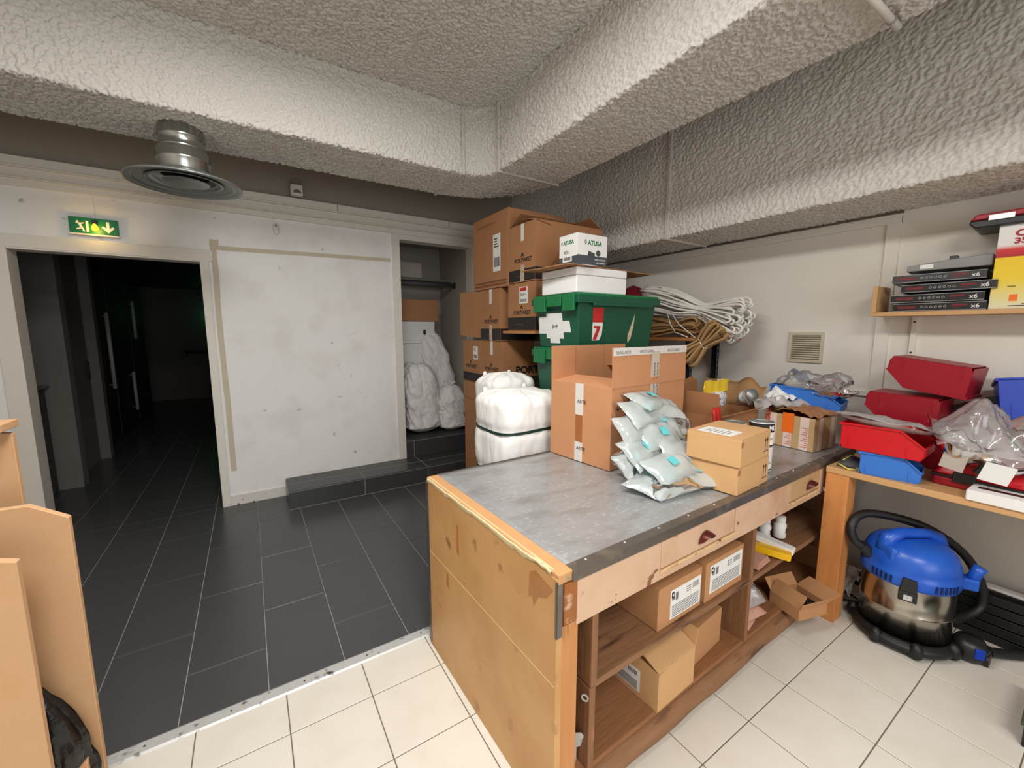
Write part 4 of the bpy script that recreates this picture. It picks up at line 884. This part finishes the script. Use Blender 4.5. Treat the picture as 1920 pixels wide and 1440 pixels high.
def tin(label, loc, rr_, h, lid=True, word=None):
    r = root('tin_can', label, 'can', loc)
    MB().lathe([(0, 0), (rr_, 0), (rr_*1.03, .002), (rr_, .006), (rr_, h-.006), (rr_*1.03, h-.002), (rr_*1.02, h)], 32).obj('label_sleeve', WHITE, r, smooth=True)
    MB().lathe([(rr_*1.02, h), (rr_*.9, h), (rr_*.88, h-.004), (rr_*.6, h-.004), (rr_*.58, h-.001), (0, h-.001)], 32).obj('lid', GALVD, r)
    MB().lathe([(rr_+.0006, h*.62), (rr_+.0006, h*.97)], 32).obj('black_band', INK, r) if word else None
    MB().lathe([(rr_+.0006, h*.02), (rr_+.0006, h*.10)], 32).obj('black_band', INK, r)
    if word:
        for i, ch in enumerate(word):
            a = R(-106+22*i); p = (cos(a)*(rr_+.0012), sin(a)*(rr_+.0012), h*.70)
            text('letter', ch, .032, WHITE, r, p, (R(90), 0, a+pi/2), .001, 'CENTER')
    for i in range(4):
        a = R(-140+14*i); text('fine_print', '=', .02, INK, r, (cos(a)*(rr_+.0012), sin(a)*(rr_+.0012), h*.30), (R(90), 0, a+pi/2), 0, 'CENTER')
    return r
tin('lower white tin with black base line under the black-banded tin', (2.045, .98, TT), .052, .115)
tin('upper tin with a black band and white letters behind the small cartons', (2.045, .98, TT+.116), .052, .118, word='MUS')
tin('silver lidded tin half hidden behind the small cartons', (1.955, 1.06, TT), .05, .225)
r = root('grey_block', 'small dark grey plastic block on the workbench behind the tins', 'block', (2.20, 1.03, TT), 10); box('body', (0, .10, 0, .05, 0, .045), mat('block_grey', (96, 100, 104), .5), r, .004); box('groove', (.01, .09, -.0006, 0, .03, .034), GREYD, r)

# taped fragile carton with torn top
r = root('fragile_carton', 'taped brown carton with red FRAGILE tape and an orange strip', 'box', (2.56, .955, TT), 0, rot=(0, 0, R(-3)))
w, dd, h = .25, .27, .185
carton_m = mat('taped_card', (190, 158, 114), .7, var=.06, bump=.001, bs=20)
mb = MB(); t = .005
for b in ((0, w, 0, t, 0, h), (0, w, dd-t, dd, 0, h), (0, t, t, dd-t, 0, h), (w-t, w, t, dd-t, 0, h), (t, w-t, t, dd-t, 0, t)): mb.box(*b)
mb.obj('body', carton_m, r)
MB().grid(lambda u, v: (-.01+(w+.02)*u, -.02+(dd*.6)*v, h+.012+.035*v+.02*nz((u*4, v*4, 0), 1.3, 2)), 12, 8).obj('flap', CARDD, r).modifiers.new('thickness', 'SOLIDIFY').thickness = .004
MB().grid(lambda u, v: (w*.1+(w*.9)*u, dd*.5+dd*.5*v, h+.035-.02*v+.02*nz((u*4, v*4, 0), 1.3, 6)), 12, 8).obj('flap', KRAFT, r).modifiers.new('thickness', 'SOLIDIFY').thickness = .004
TP = mat('fragile_tape', (226, 206, 196), .35, var=.05, vs=20)
for y in (.20, .115, .03): decal('tape', r, 'left', y-.002, y+.042, .0, h, TP)
text('tape_print', 'FRAGILE', .034, REDPR, r, (-.0014, .235, .075), (R(90), R(-90), R(-90)), .001)
for y in (.155, .07): 
    mb = MB()
    for k in range(10): mb.box(-.0012, -.0006, y-.038, y-.006-.01*(k % 3), .015+.012*k, .020+.012*k)
    mb.obj('tape_print', mat('faded_red', (206, 120, 112), .5), r)
decal('orange_strip', r, 'left', .105, .165, .085, h+.012, ORANGE, -.0018)
for x in (.05, .18): decal('tape', r, 'front', x, x+.04, 0, h, TP)
r2 = root('plastic_sheet', 'crumpled silvery plastic sheet over the fragile carton', 'plastic sheet', (2.46, 1.22, TT+.20), -20)
MB().grid(lambda u, v: (.34*u, .16*v-.04*u, .02+.05*nz((u*5, v*4, 0), 1.2, 3)+.03*sin(pi*v)), 28, 16).obj('film', mat('silver_film', (190, 184, 180), .3, .2, var=.15, vs=14), r2, smooth=True)
MB().grid(lambda u, v: (.16+.18*u, .02+.10*v, .06+.07*(1-abs(2*u-1))*v+.03*nz((u*5, v*4, 0), 1.2, 5)), 18, 12).obj('white_sheet', WHITE, r2, smooth=True)

# kraft carton with grocery-like packets
r = carton('open kraft carton with torn flaps behind the air cushions', (2.10, 1.22, TT), 4, .46, .38, .20, CARDD, flaps={'left': (.13, 12), 'front': (.05, 65)}, name='cardboard_box')
def torn(u, v): return (.46*u, .38+.02*v, .20+.17*v*(1+.25*nz((u*7, 0, 0), 1, 3))-.02*v*u)
MB().grid(torn, 24, 4).obj('flap', CARDD, r).modifiers.new('thickness', 'SOLIDIFY').thickness = .004
def torn2(u, v): return (.46+.05*v+.04*v*v,   .38*u, .20+.14*v*(1+.35*nz((u*6, 0, 0), 1, 8)))
MB().grid(torn2, 20, 6).obj('flap', KRAFT, r, smooth=True).modifiers.new('thickness', 'SOLIDIFY').thickness = .003
text('printed_mark', '||', .03, INK, r, (.30, -.001, .07), FRONT)
r = root('yellow_topped_packet', 'clear packet with a yellow header card standing in the kraft carton', 'packet', (2.16, 1.31, 1.035), 4)
def pk(u, v):
    a = 2*pi*u; p = max(.02, 1-abs(2*v-1)**5)**.5; return (.13+.12*cos(a)*p*(1+.1*nz((cos(a)*2, sin(a)*2, v*4), 1.3, 2)), .06+.05*sin(a)*p*(1+.1*nz((cos(a), sin(a), v*5), 1.7, 3)), .01+.10*v)
MB().grid(pk, 32, 14).obj('bag', mat('blue_print_bag', (226, 228, 232), .3, var=.05, rgb2=(110, 130, 176), ms=36, thr=.58, soft=.02), r, smooth=True)
MB().grid(lambda u, v: (.0+.27*u+.004*sin(v*9), .050+.002*sin(u*20), .10+.072*v+.003*sin(u*9)), 20, 4).obj('header_card', YPRINT, r).modifiers.new('thickness', 'SOLIDIFY').thickness = .006
marks(r, 'front', .04, .21, .115, .15, .052, 'lines', mat('olive_print', (150, 120, 20), .5))
for x in (.04, .18): box('white_corner', (x, x+.06, .06, .066, .15, .175), WHITE, r)
r = root('glass_jar', 'small clear jar lying in the kraft carton beside the yellow packet', 'jar', (2.46, 1.30, 1.10), rot=(R(70), 0, R(-30)))
MB().lathe([(0, 0), (.034, 0), (.036, .01), (.036, .07), (.03, .08)], 24).obj('jar_body', BAGM, r, smooth=True); MB().lathe([(.033, .08), (.034, .10), (0, .10)], 24).obj('jar_lid', GALVD, r, smooth=True); MB().lathe([(.0365, .02), (.0365, .055)], 24).obj('jar_label', MATS['blue_print_bag'], r)
r = root('red_packet', 'red packet poking out in front of the kraft carton', 'packet', (2.01, 1.17, TT), rot=(R(-8), 0, R(14)))
MB().grid(lambda u, v: (.09*u, .016*sin(pi*u), .26*v), 8, 8).obj('wrapper', REDPR, r, smooth=True).modifiers.new('thickness', 'SOLIDIFY').thickness = .012; box('white_panel', (.02, .07, -.016, -.0125, .02, .15), WHITE, r)

# ------------------------------------------------------------------ picking bins and the side bench
bench = root('side_bench', 'wooden side bench along the right wall on an orange post', 'bench', (2.44, .842, 0))
box('board', (-.005, .705, -1.9, .0, .785, .815), BENCHW, bench, .003); box('post', (0, .098, -.097, -.001, 0, .785), POST, bench, .003)
box('post', (.02, .09, -1.85, -1.76, 0, .785), POST, bench, .003); box('wall_batten', (.66, .705, -1.9, -.02, .735, .785), PINE, bench)
BZ = .815
def bin_(label, loc, rot, L, W, H, m, name='storage_bin', group=None, lipm=None):
    """moulded picking bin, back at x=0, low open front at x=L, centred on y"""
    r = root(name, label, 'bin', loc, rot=rot, group=group); t = .003
    o = [(.012, 0), (L-.012, 0), (L, H*.16), (L, H*.48), (L*.72, H), (0, H), (0, H*.2)]
    mb = MB()
    for y in (-W/2, W/2-t): mb.prism([(x, y, z) for x, z in o], (0, t, 0))
    mb.box(.01, L-.01, -W/2, W/2, 0, t); mb.box(0, t, -W/2, W/2, .005, H); mb.box(L-t, L, -W/2, W/2, H*.14, H*.48)
    mb.prism([(L-.014, -W/2, 0), (L, -W/2, H*.16), (L-.003, -W/2, H*.17), (L-.017, -W/2, .003)], (0, W, 0))
    mb.obj('shell', m, r, bevel=.001, seg=1)
    mb = MB()
    for s in (-1, 1):
        y = s*W/2; a, b = (y-.007, y+.002) if s < 0 else (y-.002, y+.007)
        mb.box(0, L*.72, a, b, H-.007, H+.002); mb.prism([(L*.72, a, H+.002), (L*.72, a, H-.007), (L, a, H*.48-.007), (L, a, H*.48+.002)], (0, b-a, 0))
    mb.box(-.007, .002, -W/2-.007, W/2+.007, H-.012, H+.002); mb.box(L-.002, L+.005, -W/2, W/2, H*.46, H*.50)
    mb.obj('rim', m, r, bevel=.001, seg=1)
    mb = MB()
    for s in (-1, 1):
        for x in (L*.10, L*.80): mb.box(x, x+.006, s*(W/2+.0015)-.0015, s*(W/2+.0015)+.0015, .01, H*.45)
    tag(mb.obj('ribs', m, r), kind='stuff')
    return r
bin_('small light blue bin at the bench front edge under the bright red bin', (2.505, .725, BZ), (0, 0, R(-79)), .215, .135, .108, BLUE)
bin_('bright red open bin resting on the small blue bin', (2.535, .80, .9265), (0, 0, R(-87)), .30, .21, .125, RED)
bin_('dark red bin upright beneath the two upturned red bins', (2.90, .80, BZ), (0, 0, R(-88)), .30, .20, .165, REDD)
bin_('lower of two upturned dark red bins', (2.90, .53, 1.165), (R(180), R(-2), R(88)), .29, .20, .155, REDD)
bin_('upper upturned dark red bin at the top of the pile', (2.915, .435, 1.325), (R(180), R(-8), R(86)), .31, .205, .15, REDD)
bin_('light blue bin filled with plastic bags behind the fragile carton', (2.83, 1.30, 1.035), (R(0), R(3), R(-80)), .36, .20, .13, BLUE)
bin_('deep blue bin tilted at the far right above the plastic bag', (2.93, .36, 1.055), (R(-12), R(-8), R(-78)), .32, .22, .21, BLUED)
r = root('support_block', 'dark red toolbox under the filled light blue bin', 'box', (2.80, 1.02, TT), 0); box('body', (-.02, .30, .03, .28, 0, .19), REDD, r, .006); box('lid_line', (-.022, .302, .028, .282, .13, .134), BLACKC, r)  # plain block added to carry the light blue bin
r = root('black_lever', 'black lever arm leaning between the red and deep blue bins', 'lever', (2.98, .50, 1.06)); MB().prism([(0, .03, .0), (0, .05, .05), (0, -.13, .145), (0, -.145, .11)], (.03, 0, 0)).obj('arm', BLACKC, r, bevel=.004); MB().tube([(-.005, -.13, .125), (.036, -.13, .125)], .02, 14).obj('pivot', BLACKC, r)
def crumple(label, loc, rot, w, d, h, m, seed, nm='plastic_bag', extra=None, pts=None):
    r = root(nm, label, 'plastic bag', loc, rot=rot)
    def f(sg):
        def fn(u, v):
            a, b = u*2-1, v*2-1; k = (max(0, 1-abs(a)**2.4)*max(0, 1-abs(b)**2.4))**.6
            n1 = nz((a*1.6, b*1.6, sg*.3), 1.2, seed); n2 = abs(nz((a*4, b*4, sg), 1.2, seed+3)); n3 = abs(nz((a*9, b*9, sg), 1.2, seed+4))
            return (w*a/2*(1+.18*n1), d*b/2*(1+.18*nz((b*2, a*2, 1), 1.2, seed)), max(-.002, h*.5+sg*h*.5*k*(.75+.6*n1)-.22*h*n2*k-.05*h*n3*k+.3*h*n1))
        return fn
    MB().grid(f(1), 44, 36).grid(f(-1), 24, 20).obj('film', m, r, smooth=True)
    return r
crumple('clear crumpled plastic bag spilling out of the filled light blue bin', (2.84, 1.08, 1.125), (0, R(4), R(80)), .32, .22, .13, BAG, 2)
box('red_contents', (-.06, .10, -.04, .04, .02, .06), RED, crumple('second clear bag with red items in the light blue bin', (2.83, 1.00, 1.10), (0, 0, R(70)), .22, .16, .09, BAG, 5), .01)
crumple('translucent plastic bag draped over the bright red bin', (2.50, .66, 1.035), (R(-12), R(6), R(-84)), .36, .20, .06, BAGM, 9)
b = crumple('big clear plastic bag with a white card label over the red case', (2.64, .37, .905), (R(10), R(10), R(-70)), .36, .34, .26, BAG, 14)
MB().grid(lambda u, v: (-.03+.085*u, -.175-.012*v, .02+.085*v), 2, 2).obj('card_label', WHITE, b).modifiers.new('thickness', 'SOLIDIFY').thickness = .002
MB().prism([(-.14, -.14, .02), (-.07, -.16, .02), (-.07, -.15, .10), (-.14, -.13, .10)], (0, .002, 0)).obj('card_label', mat('grey_card', (170, 160, 150), .7), b)
MB().tube([(-.05, -.12, .12), (-.02, -.14, .08), (-.03, -.14, .03)], .012, 8).obj('black_part', BLACKC, b); MB().tube([(.02, -.05, .20), (.10, -.10, .13)], .010, 8).obj('metal_part', GALV, b)
r = root('tool_case', 'red plastic tool case with a black latch lying on the bench', 'tool case', (2.56, .49, BZ), -4)
def cs(z0, z1, e): 
    mb = MB(); mb.prism([(0, -.52, z0), (.34, -.52, z0), (.34, 0, z0), (0, 0, z0)], (0, 0, z1-z0)); return mb
cs(0, .045, 0).obj('lower_shell', REDD, r, bevel=.014, seg=3); MB().prism([(0, -.52, .05), (0, 0, .05), (.025, -.03, .105), (.025, -.49, .105)], (.31, 0, 0)).obj('upper_shell', RED, r, bevel=.014, seg=3)
box('seam', (-.002, .342, -.522, .002, .043, .052), BLACKC, r); box('latch', (-.012, .0, -.14, -.07, .03, .075), BLACKC, r, .003)
r = root('white_long_box', 'long white carton lying at the bench front edge', 'box', (2.425, -.05, BZ), 0); box('body', (0, .135, 0, .405, 0, .042), WHITE, r, .002); box('black_slot', (.055, .085, .02, .385, .0418, .0428), BLACKC, r); box('end_flap', (.004, .131, .4048, .407, .003, .039), WHITE, r)
r = root('face_mask', 'grey face mask with yellow elastic straps on the bench corner', 'mask', (2.56, .78, BZ), 12)
def mk_(u, v):
    a, b = u*2-1, v*2-1; return (.075*a, .05*b, .045*max(0, 1-a*a)**.6*max(0, 1-b*b)**.5+.002)
MB().grid(mk_, 16, 14).obj('mask_shell', GREYD, r, smooth=True).modifiers.new('thickness', 'SOLIDIFY').thickness = .002
YS = mat('yellow_elastic', (222, 208, 96), .7)
mb = MB(); mb.tube([(-.075, .02, .006), (-.10, .04, .02), (-.115, .0, .006), (-.09, -.03, .004), (-.06, -.03, .01)], .0035, 6); mb.tube([(-.07, -.03, .006), (-.09, -.06, .003), (-.03, -.075, .003), (.03, -.08, .003), (.06, -.07, .003), (.06, -.05, .01)], .0035, 6); mb.tube([(-.05, .03, .03), (0, .0, .052), (.06, -.01, .03)], .003, 6); mb.obj('elastic_strap', YS, r, smooth=True)
MB().prism([(-.10, -.05, .001), (-.075, -.07, .001), (-.05, -.055, .001), (-.075, -.035, .001)], (0, 0, .002)).obj('paper_tag', WHITE, r)

# ------------------------------------------------------------------ wall shelf
ws = root('wall_shelf', 'wooden wall shelf with an end board on the right wall', 'shelf', (2.94, .885, 1.575))
box('board', (0, .21, -1.3, 0, 0, .022), BENCHW, ws, .002); box('end_board', (0, .21, -.02, 0, .022, .165), BENCHW, ws, .002)
for y in (-.14, -1.1): box('bracket', (.195, .21, y-.012, y+.012, -.22, 0), WALLR, ws, .001); [MB().lathe([(.006, 0), (.004, .003), (0, .004)], 8).obj('screw', GREYD, ws, loc=(.194, y, z), rot=(0, R(-90), 0)) for z in (-.03, -.20)]
BX = mat('black_gloss_card', (26, 22, 24), .35)
for i, (dy, rz, rx, lab) in enumerate(((0, 0, 0, 'lowest'), (.012, 1.5, 0, 'second lowest'), (-.025, -3, 2.2, 'second highest'), (.015, 3, 3.5, 'highest'))):
    z = 1.599+[0, .046, .097, .150][i]
    r = root('socket_set_box', lab+' of four flat black x6 boxes on the wall shelf', 'box', (2.965, .80+dy, z), rot=(R(-rx), 0, R(-90+rz)), group='flat black boxes on the wall shelf')
    box('body', (0, .34, 0, .16, 0, .04), BX, r, .002); MB().box(0, .34, -.001, 0, 0, .003).box(0, .34, -.001, 0, .037, .04).obj('white_border', GREYP, r)
    text('count_print', 'x6', .028, WHITE, r, (.29, -.0012, .010), FRONT, .0003); MB().box(.02, .09, -.0013, -.001, .013, .027).obj('name_print', mat('dim_red_print', (112, 16, 30), .5), r); MB().box(.225, .275, -.0013, -.001, .020, .030).box(.225, .25, -.0013, -.001, .010, .014).obj('side_print', MATS['dim_red_print'], r)
    mb = MB()
    for k in range(6): mb.lathe([(.006, 0), (.0035, 0)], 10, .115+.017*k, .02)
    mb.obj('ring_marks', GREYP, r, rot=(R(90), 0, 0), loc=(0, -.0012, 0))
r = root('grey_plastic_case', 'grey translucent case lying on the black boxes', 'case', (2.98, .765, 1.806), rot=(R(-4), 0, R(-88)))
MB().prism([(0, 0, 0), (.30, 0, 0), (.30, 0, .055), (.20, 0, .05), (0, 0, .028)], (0, .14, 0)).obj('body', mat('smoke_plastic', (122, 122, 118), .3), r, bevel=.003); box('clasp', (.05, .10, -.004, 0, .008, .03), WHITE, r, .001); box('black_knob', (.15, .18, .02, .05, .047, .066), BLACKC, r, .002)
for k in (.04, .22): box('hinge', (k, k+.02, .138, .144, .004, .03), GREYD, r)
r = root('tall_yellow_box', 'tall box fading from white through red to yellow at the shelf right end', 'box', (2.965, .455, 1.5975), rot=(0, 0, R(-90)))
gm, nt, b_ = nodes_of('yellow_box_print'); N = nt.nodes; tc = N.new('ShaderNodeTexCoord'); sp = N.new('ShaderNodeSeparateXYZ'); cr = N.new('ShaderNodeValToRGB'); mrg = N.new('ShaderNodeMapRange'); mrg.inputs['From Max'].default_value = .375
nt.links.new(tc.outputs['Object'], sp.inputs[0]); nt.links.new(sp.outputs['Z'], mrg.inputs['Value']); nt.links.new(mrg.outputs[0], cr.inputs[0]); nt.links.new(cr.outputs[0], b_.inputs['Base Color']); b_.inputs['Roughness'].default_value = .4
e = cr.color_ramp.elements; e[0].position = 0; e[0].color = (*lin((226, 220, 190)), 1); e[1].position = 1; e[1].color = (*lin((232, 228, 224)), 1)
for p, c_ in ((.12, (226, 214, 150)), (.35, (238, 206, 50)), (.62, (240, 200, 20)), (.63, (170, 24, 30)), (.72, (206, 40, 40)), (.77, (230, 224, 220))): q = cr.color_ramp.elements.new(p); q.color = (*lin(c_), 1)
box('body', (0, .28, 0, .16, 0, .375), gm, r, .002); text('brand_print', 'C', .04, mat('wine_print', (170, 20, 40), .5), r, (.05, -.001, .325), FRONT, .0014, sx=1.3); text('brand_print', '35', .035, MATS['wine_print'], r, (.05, -.001, .293), FRONT, .0014, sx=1.2)
decal('hazard_square', r, 'front', .06, .085, .035, .065, ORANGE); MB().box(.05, .075, -.0006, 0, .10, .104).box(.10, .20, -.0006, 0, .02, .024).box(.06, .14, -.0006, 0, .012, .016).obj('fine_print', GREYD, r)
box('top_flap', (.001, .279, .002, .158, .375, .378), WHITE, r)
r = root('drill_case', 'red and black drill case lying on the tall yellow box', 'tool case', (2.935, .55, 1.977), rot=(R(-2), 0, R(-88)))
MB().prism([(0, 0, .02), (.02, 0, 0), (.45, 0, 0), (.45, 0, .035), (0, 0, .035)], (0, .2, 0)).obj('lower_shell', BLACKC, r, bevel=.006); MB().prism([(0, 0, .036), (.45, 0, .036), (.45, 0, .066), (.02, 0, .062)], (0, .2, 0)).obj('upper_shell', REDD, r, bevel=.006); box('clasp', (.06, .14, -.006, .0, .026, .052), GALV, r, .002)

# ------------------------------------------------------------------ vacuum cleaner under the bench
vc = root('vacuum_cleaner', 'blue and stainless workshop vacuum cleaner under the side bench', 'vacuum cleaner', (2.635, .535, 0), 0)
MB().lathe([(0, .02), (.186, .02), (.197, .028), (.197, .044), (.19, .056), (.178, .06), (.173, .07), (.168, .06)], 40).obj('base_ring', BLACKM, vc, smooth=True)
for a in (-150, -95, -30, 30, 100, 165):
    x, y = .186*cos(R(a)), .186*sin(R(a))
    f_ = MB().lathe([(.0, .018), (.024, .018), (.027, .04), (.022, .062), (.011, .078), (0, .08)], 16).obj('foot', BLACKM, vc, smooth=True, loc=(x, y, 0))
    MB().lathe([(0, -.012), (.017, -.012), (.02, -.008), (.02, .008), (.017, .012), (0, .012)], 16).obj('castor', BLACKC, f_, loc=(.01, 0, .02), rot=(R(90), 0, R(a)))
MB().lathe([(0, .05), (.168, .05), (.169, .185), (.172, .189), (.169, .193), (.17, .325), (.173, .33)], 56).obj('steel_tank', STEEL, vc, smooth=True)
MB().lathe([(.168, .318), (.177, .322), (.18, .335), (.18, .375), (.176, .38), (.175, .40), (.170, .43), (.158, .462), (.136, .487), (.10, .503), (.05, .51), (0, .511)], 56).obj('lid', VBLUE, vc, smooth=True)
mb = MB()
for a in list(range(150, 176, 6))+list(range(-136, -100, 6)): 
    mb.box(.1765, .1825, -.005, .005, .333, .366, Matrix.Rotation(R(a), 4, 'Z'))
tag(mb.obj('vent_slots', mat('slot_blue', (8, 30, 84), .5), vc), kind='stuff')
h = MB(); RZ = Matrix.Rotation(R(-32), 4, 'Z')
for s in (-1,):
    h.tube([RZ @ Vector(p) for p in ((-.135, 0, .45), (-.118, 0, .508), (-.06, 0, .533), (.06, 0, .53), (.12, 0, .508), (.14, 0, .45))], [.034, .036, .026, .024, .03, .036], 12)
h.obj('carry_handle', VBLUE, vc, smooth=True)
MB().box(-.09, .09, -.02, .02, .49, .513, RZ).obj('grip_recess', MATS['slot_blue'], vc, bevel=.006)
MB().box(-.16, -.05, -.075, .0, .40, .49, RZ @ Matrix.Rotation(R(0), 4, 'Y')).obj('switch_block', VBLUE, vc, bevel=.02, seg=3)
MB().box(-.135, -.10, -.081, -.074, .45, .466, RZ).obj('switch', GREYD, vc)
for a in (-166, 14):
    lt = MB().prism([(-.03, -.19, .315), (.03, -.19, .315), (.026, -.19, .375), (-.022, -.19, .378)], (0, .02, 0)).prism([(-.032, -.192, .27), (.032, -.192, .27), (.032, -.192, .316), (-.032, -.192, .316)], (0, .024, 0)).obj('latch', BLACKC, vc, bevel=.003, rot=(0, 0, R(a+90)))
    box('latch_plate', (-.014, .016, -.1955, -.191, .278, .302), ALU, lt, .001)
# inlet elbow and hose
ie = MB().box(.165, .235, -.03, .03, .315, .37, Matrix.Rotation(R(-62), 4, 'Z')).obj('blower_outlet', VBLUE, vc, bevel=.008, seg=3)
q = Matrix.Rotation(R(-62), 4, 'Z'); MB().tube([q @ Vector(p) for p in ((.215, 0, .35), (.23, 0, .40), (.24, 0, .425))], [.026, .022, .024], 14).obj('outlet_spout', VBLUE, ie, smooth=True)
def bez(P, n=8):
    P = [Vector(p) for p in P]; out = []
    for i in range(len(P)-1):
        p0, p1, p2, p3 = P[max(i-1, 0)], P[i], P[i+1], P[min(i+2, len(P)-1)]
        for k in range(n):
            t = k/n; out.append(.5*((2*p1)+(p2-p0)*t+(2*p0-5*p1+4*p2-p3)*t*t+(3*p1-p0-3*p2+p3)*t**3))
    return out+[P[-1]]
hose = bez([(-.125, .13, .43), (-.16, .17, .46), (-.165, .19, .53), (-.10, .17, .585), (0, .09, .58), (.12, -.03, .53), (.22, -.14, .42), (.27, -.20, .28), (.27, -.21, .17), (.20, -.17, .12), (.12, -.14, .12)], 10)
rad = [.019+.0015*(i % 2) for i in range(len(hose))]
MB().tube(hose, rad, 12).obj('hose', BLACKM, vc, smooth=True)
MB().tube([(-.11, .115, .40), (-.14, .15, .445)], .026, 14).obj('hose_cuff', BLACKC, vc)
r = root('floor_nozzle', 'black round floor nozzle with a blue insert beside the vacuum', 'nozzle', (2.70, .315, 0))
MB().lathe([(0, .01), (.05, .01), (.062, .03), (.062, .07), (.045, .10), (0, .105)], 24).obj('nozzle_body', BLACKC, r, smooth=True); MB().box(-.055, -.064, -.022, .012, .04, .085, Matrix.Rotation(R(35), 4, 'Z')).obj('blue_insert', BLUED, r, bevel=.002); MB().lathe([(.0, -.01), (.03, -.01), (.03, .01), (0, .01)], 16).obj('wheel', BLACKM, r, loc=(.0, -.055, .03), rot=(R(90), 0, 0))
r = root('hose_tail', 'black hose end running along the floor to the right edge', 'hose', (2.73, .27, 0)); pth = bez([(.02, .0, .04), (.10, -.05, .026), (.2, -.14, .024), (.28, -.28, .024), (.33, -.45, .024)], 8); MB().tube(pth, [.020+.0012*(i % 2) for i in range(len(pth))], 12).obj('tube', BLACKM, r, smooth=True); MB().tube([pth[0], pth[2]], .026, 12).obj('cuff', BLACKC, r)
rr = random.Random(9)
for i, lab in enumerate(('lowest black steel profile lying on the floor behind the vacuum', 'second black steel profile of the pile under the bench', 'third black steel profile of the pile under the bench', 'fourth black steel profile of the pile under the bench', 'topmost black steel profile of the pile, with a worn edge')):
    r = root('steel_profile', lab, 'profile', (2.88+.035*i, -.9, .0+.044*i), rot=(0, 0, R(1.2*i-2)), group='black steel profiles under the bench')
    MB().box(0, .06, 0, 1.75-.05*i, 0, .004).box(0, .004, 0, 1.75-.05*i, .004, .042).box(.056, .06, 0, 1.75-.05*i, .004, .042).obj('channel', BLACKM, r, bevel=.001, seg=1)
r = root('pale_strip', 'pale strip lying on the pile of black profiles', 'strip', (3.03, -.8, .2195)); box('strip', (0, .05, 0, 1.3, 0, .012), WHITE, r, .002)
r = root('paper_scraps', 'crumpled papers and cable behind the vacuum by the post', 'paper', (2.66, .76, 0)); MB().grid(lambda u, v: (.20*u, .12*v, .06+.09*nz((u*3, v*3, 0), 1.3, 2)+.05*u), 12, 10).obj('paper', WHITE, r); MB().tube(bez([(-.10, .0, .006), (0, .03, .02), (.1, -.02, .006), (.16, .08, .006)], 6), .004, 6).obj('cable', BLACKC, r)
carton('small brown carton on the floor behind the vacuum', (2.72, .88, 0), 0, .26, .2, .24, CARDD)
r = root('plastic_container', 'corner of a black container at the bottom right edge', 'container', (2.275, -.22, 0), 2); box('tub', (0, .3, 0, .33, 0, .085), BLACKC, r, .006); box('rim', (-.008, .308, -.008, .338, .085, .10), mat('olive_rim', (66, 78, 52), .5), r, .003)

# ------------------------------------------------------------------ rack of boards at the left edge
rk = root('board_rack', 'tan fibreboard rack of upright dividers at the left edge', 'rack', (-1.15, 1.15, 0))
def divider(y, xr, z, ch, t=.018): return MB().prism([(0, y, 0), (xr, y, 0), (xr, y, z-ch), (xr-.065, y, z), (0, y, z+.01)], (0, t, 0)).obj('divider', MDF, rk, bevel=.0015, seg=1)
divider(.045, .722, 1.055, .022); divider(.25, .745, 1.085, .045); divider(.47, .60, 1.235, .01)
box('top_lip', (0, .605, .40, .50, 1.24, 1.26), MDF, rk, .002); box('base_board', (0, .70, -.05, .55, 0, .03), MDF, rk, .002); box('back_board', (-.02, 0, -.05, .56, 0, 1.0), MDF, rk)
MB().prism([(.30, .125, .03), (.752, .125, .03), (.752, .125, .475), (.73, .125, .45), (.66, .125, .30), (.3, .125, .25)], (0, .012, 0)).obj('front_lip', MDF, rk, bevel=.0015, seg=1)
r = root('black_bag', 'glossy black plastic bag stuffed between the rack dividers', 'bag', (-.50, 1.343, .03))
def bg(u, v):
    a = 2*pi*u; p = sin(pi*min(.98, max(.02, v)))**.5; k = 1+.3*nz((cos(a)*1.5, sin(a)*1.5, v*3), 1.4, 3)+.14*abs(nz((cos(a)*4, sin(a)*4, v*6), 1.3, 4))
    return (.10*cos(a)*p*k-.02+.02*v*v, .050*sin(a)*p*min(k, 1.06), .62*v)
MB().grid(bg, 36, 26).obj('bag_body', mat('black_film', (14, 14, 16), .22, var=.2, bump=.004, bs=26), r, smooth=True); MB().prism([(-.10, -.058, .47), (-.04, -.058, .45), (-.03, -.058, .51), (-.09, -.058, .56)], (0, .002, 0)).obj('paper_scrap', WHITE, r)
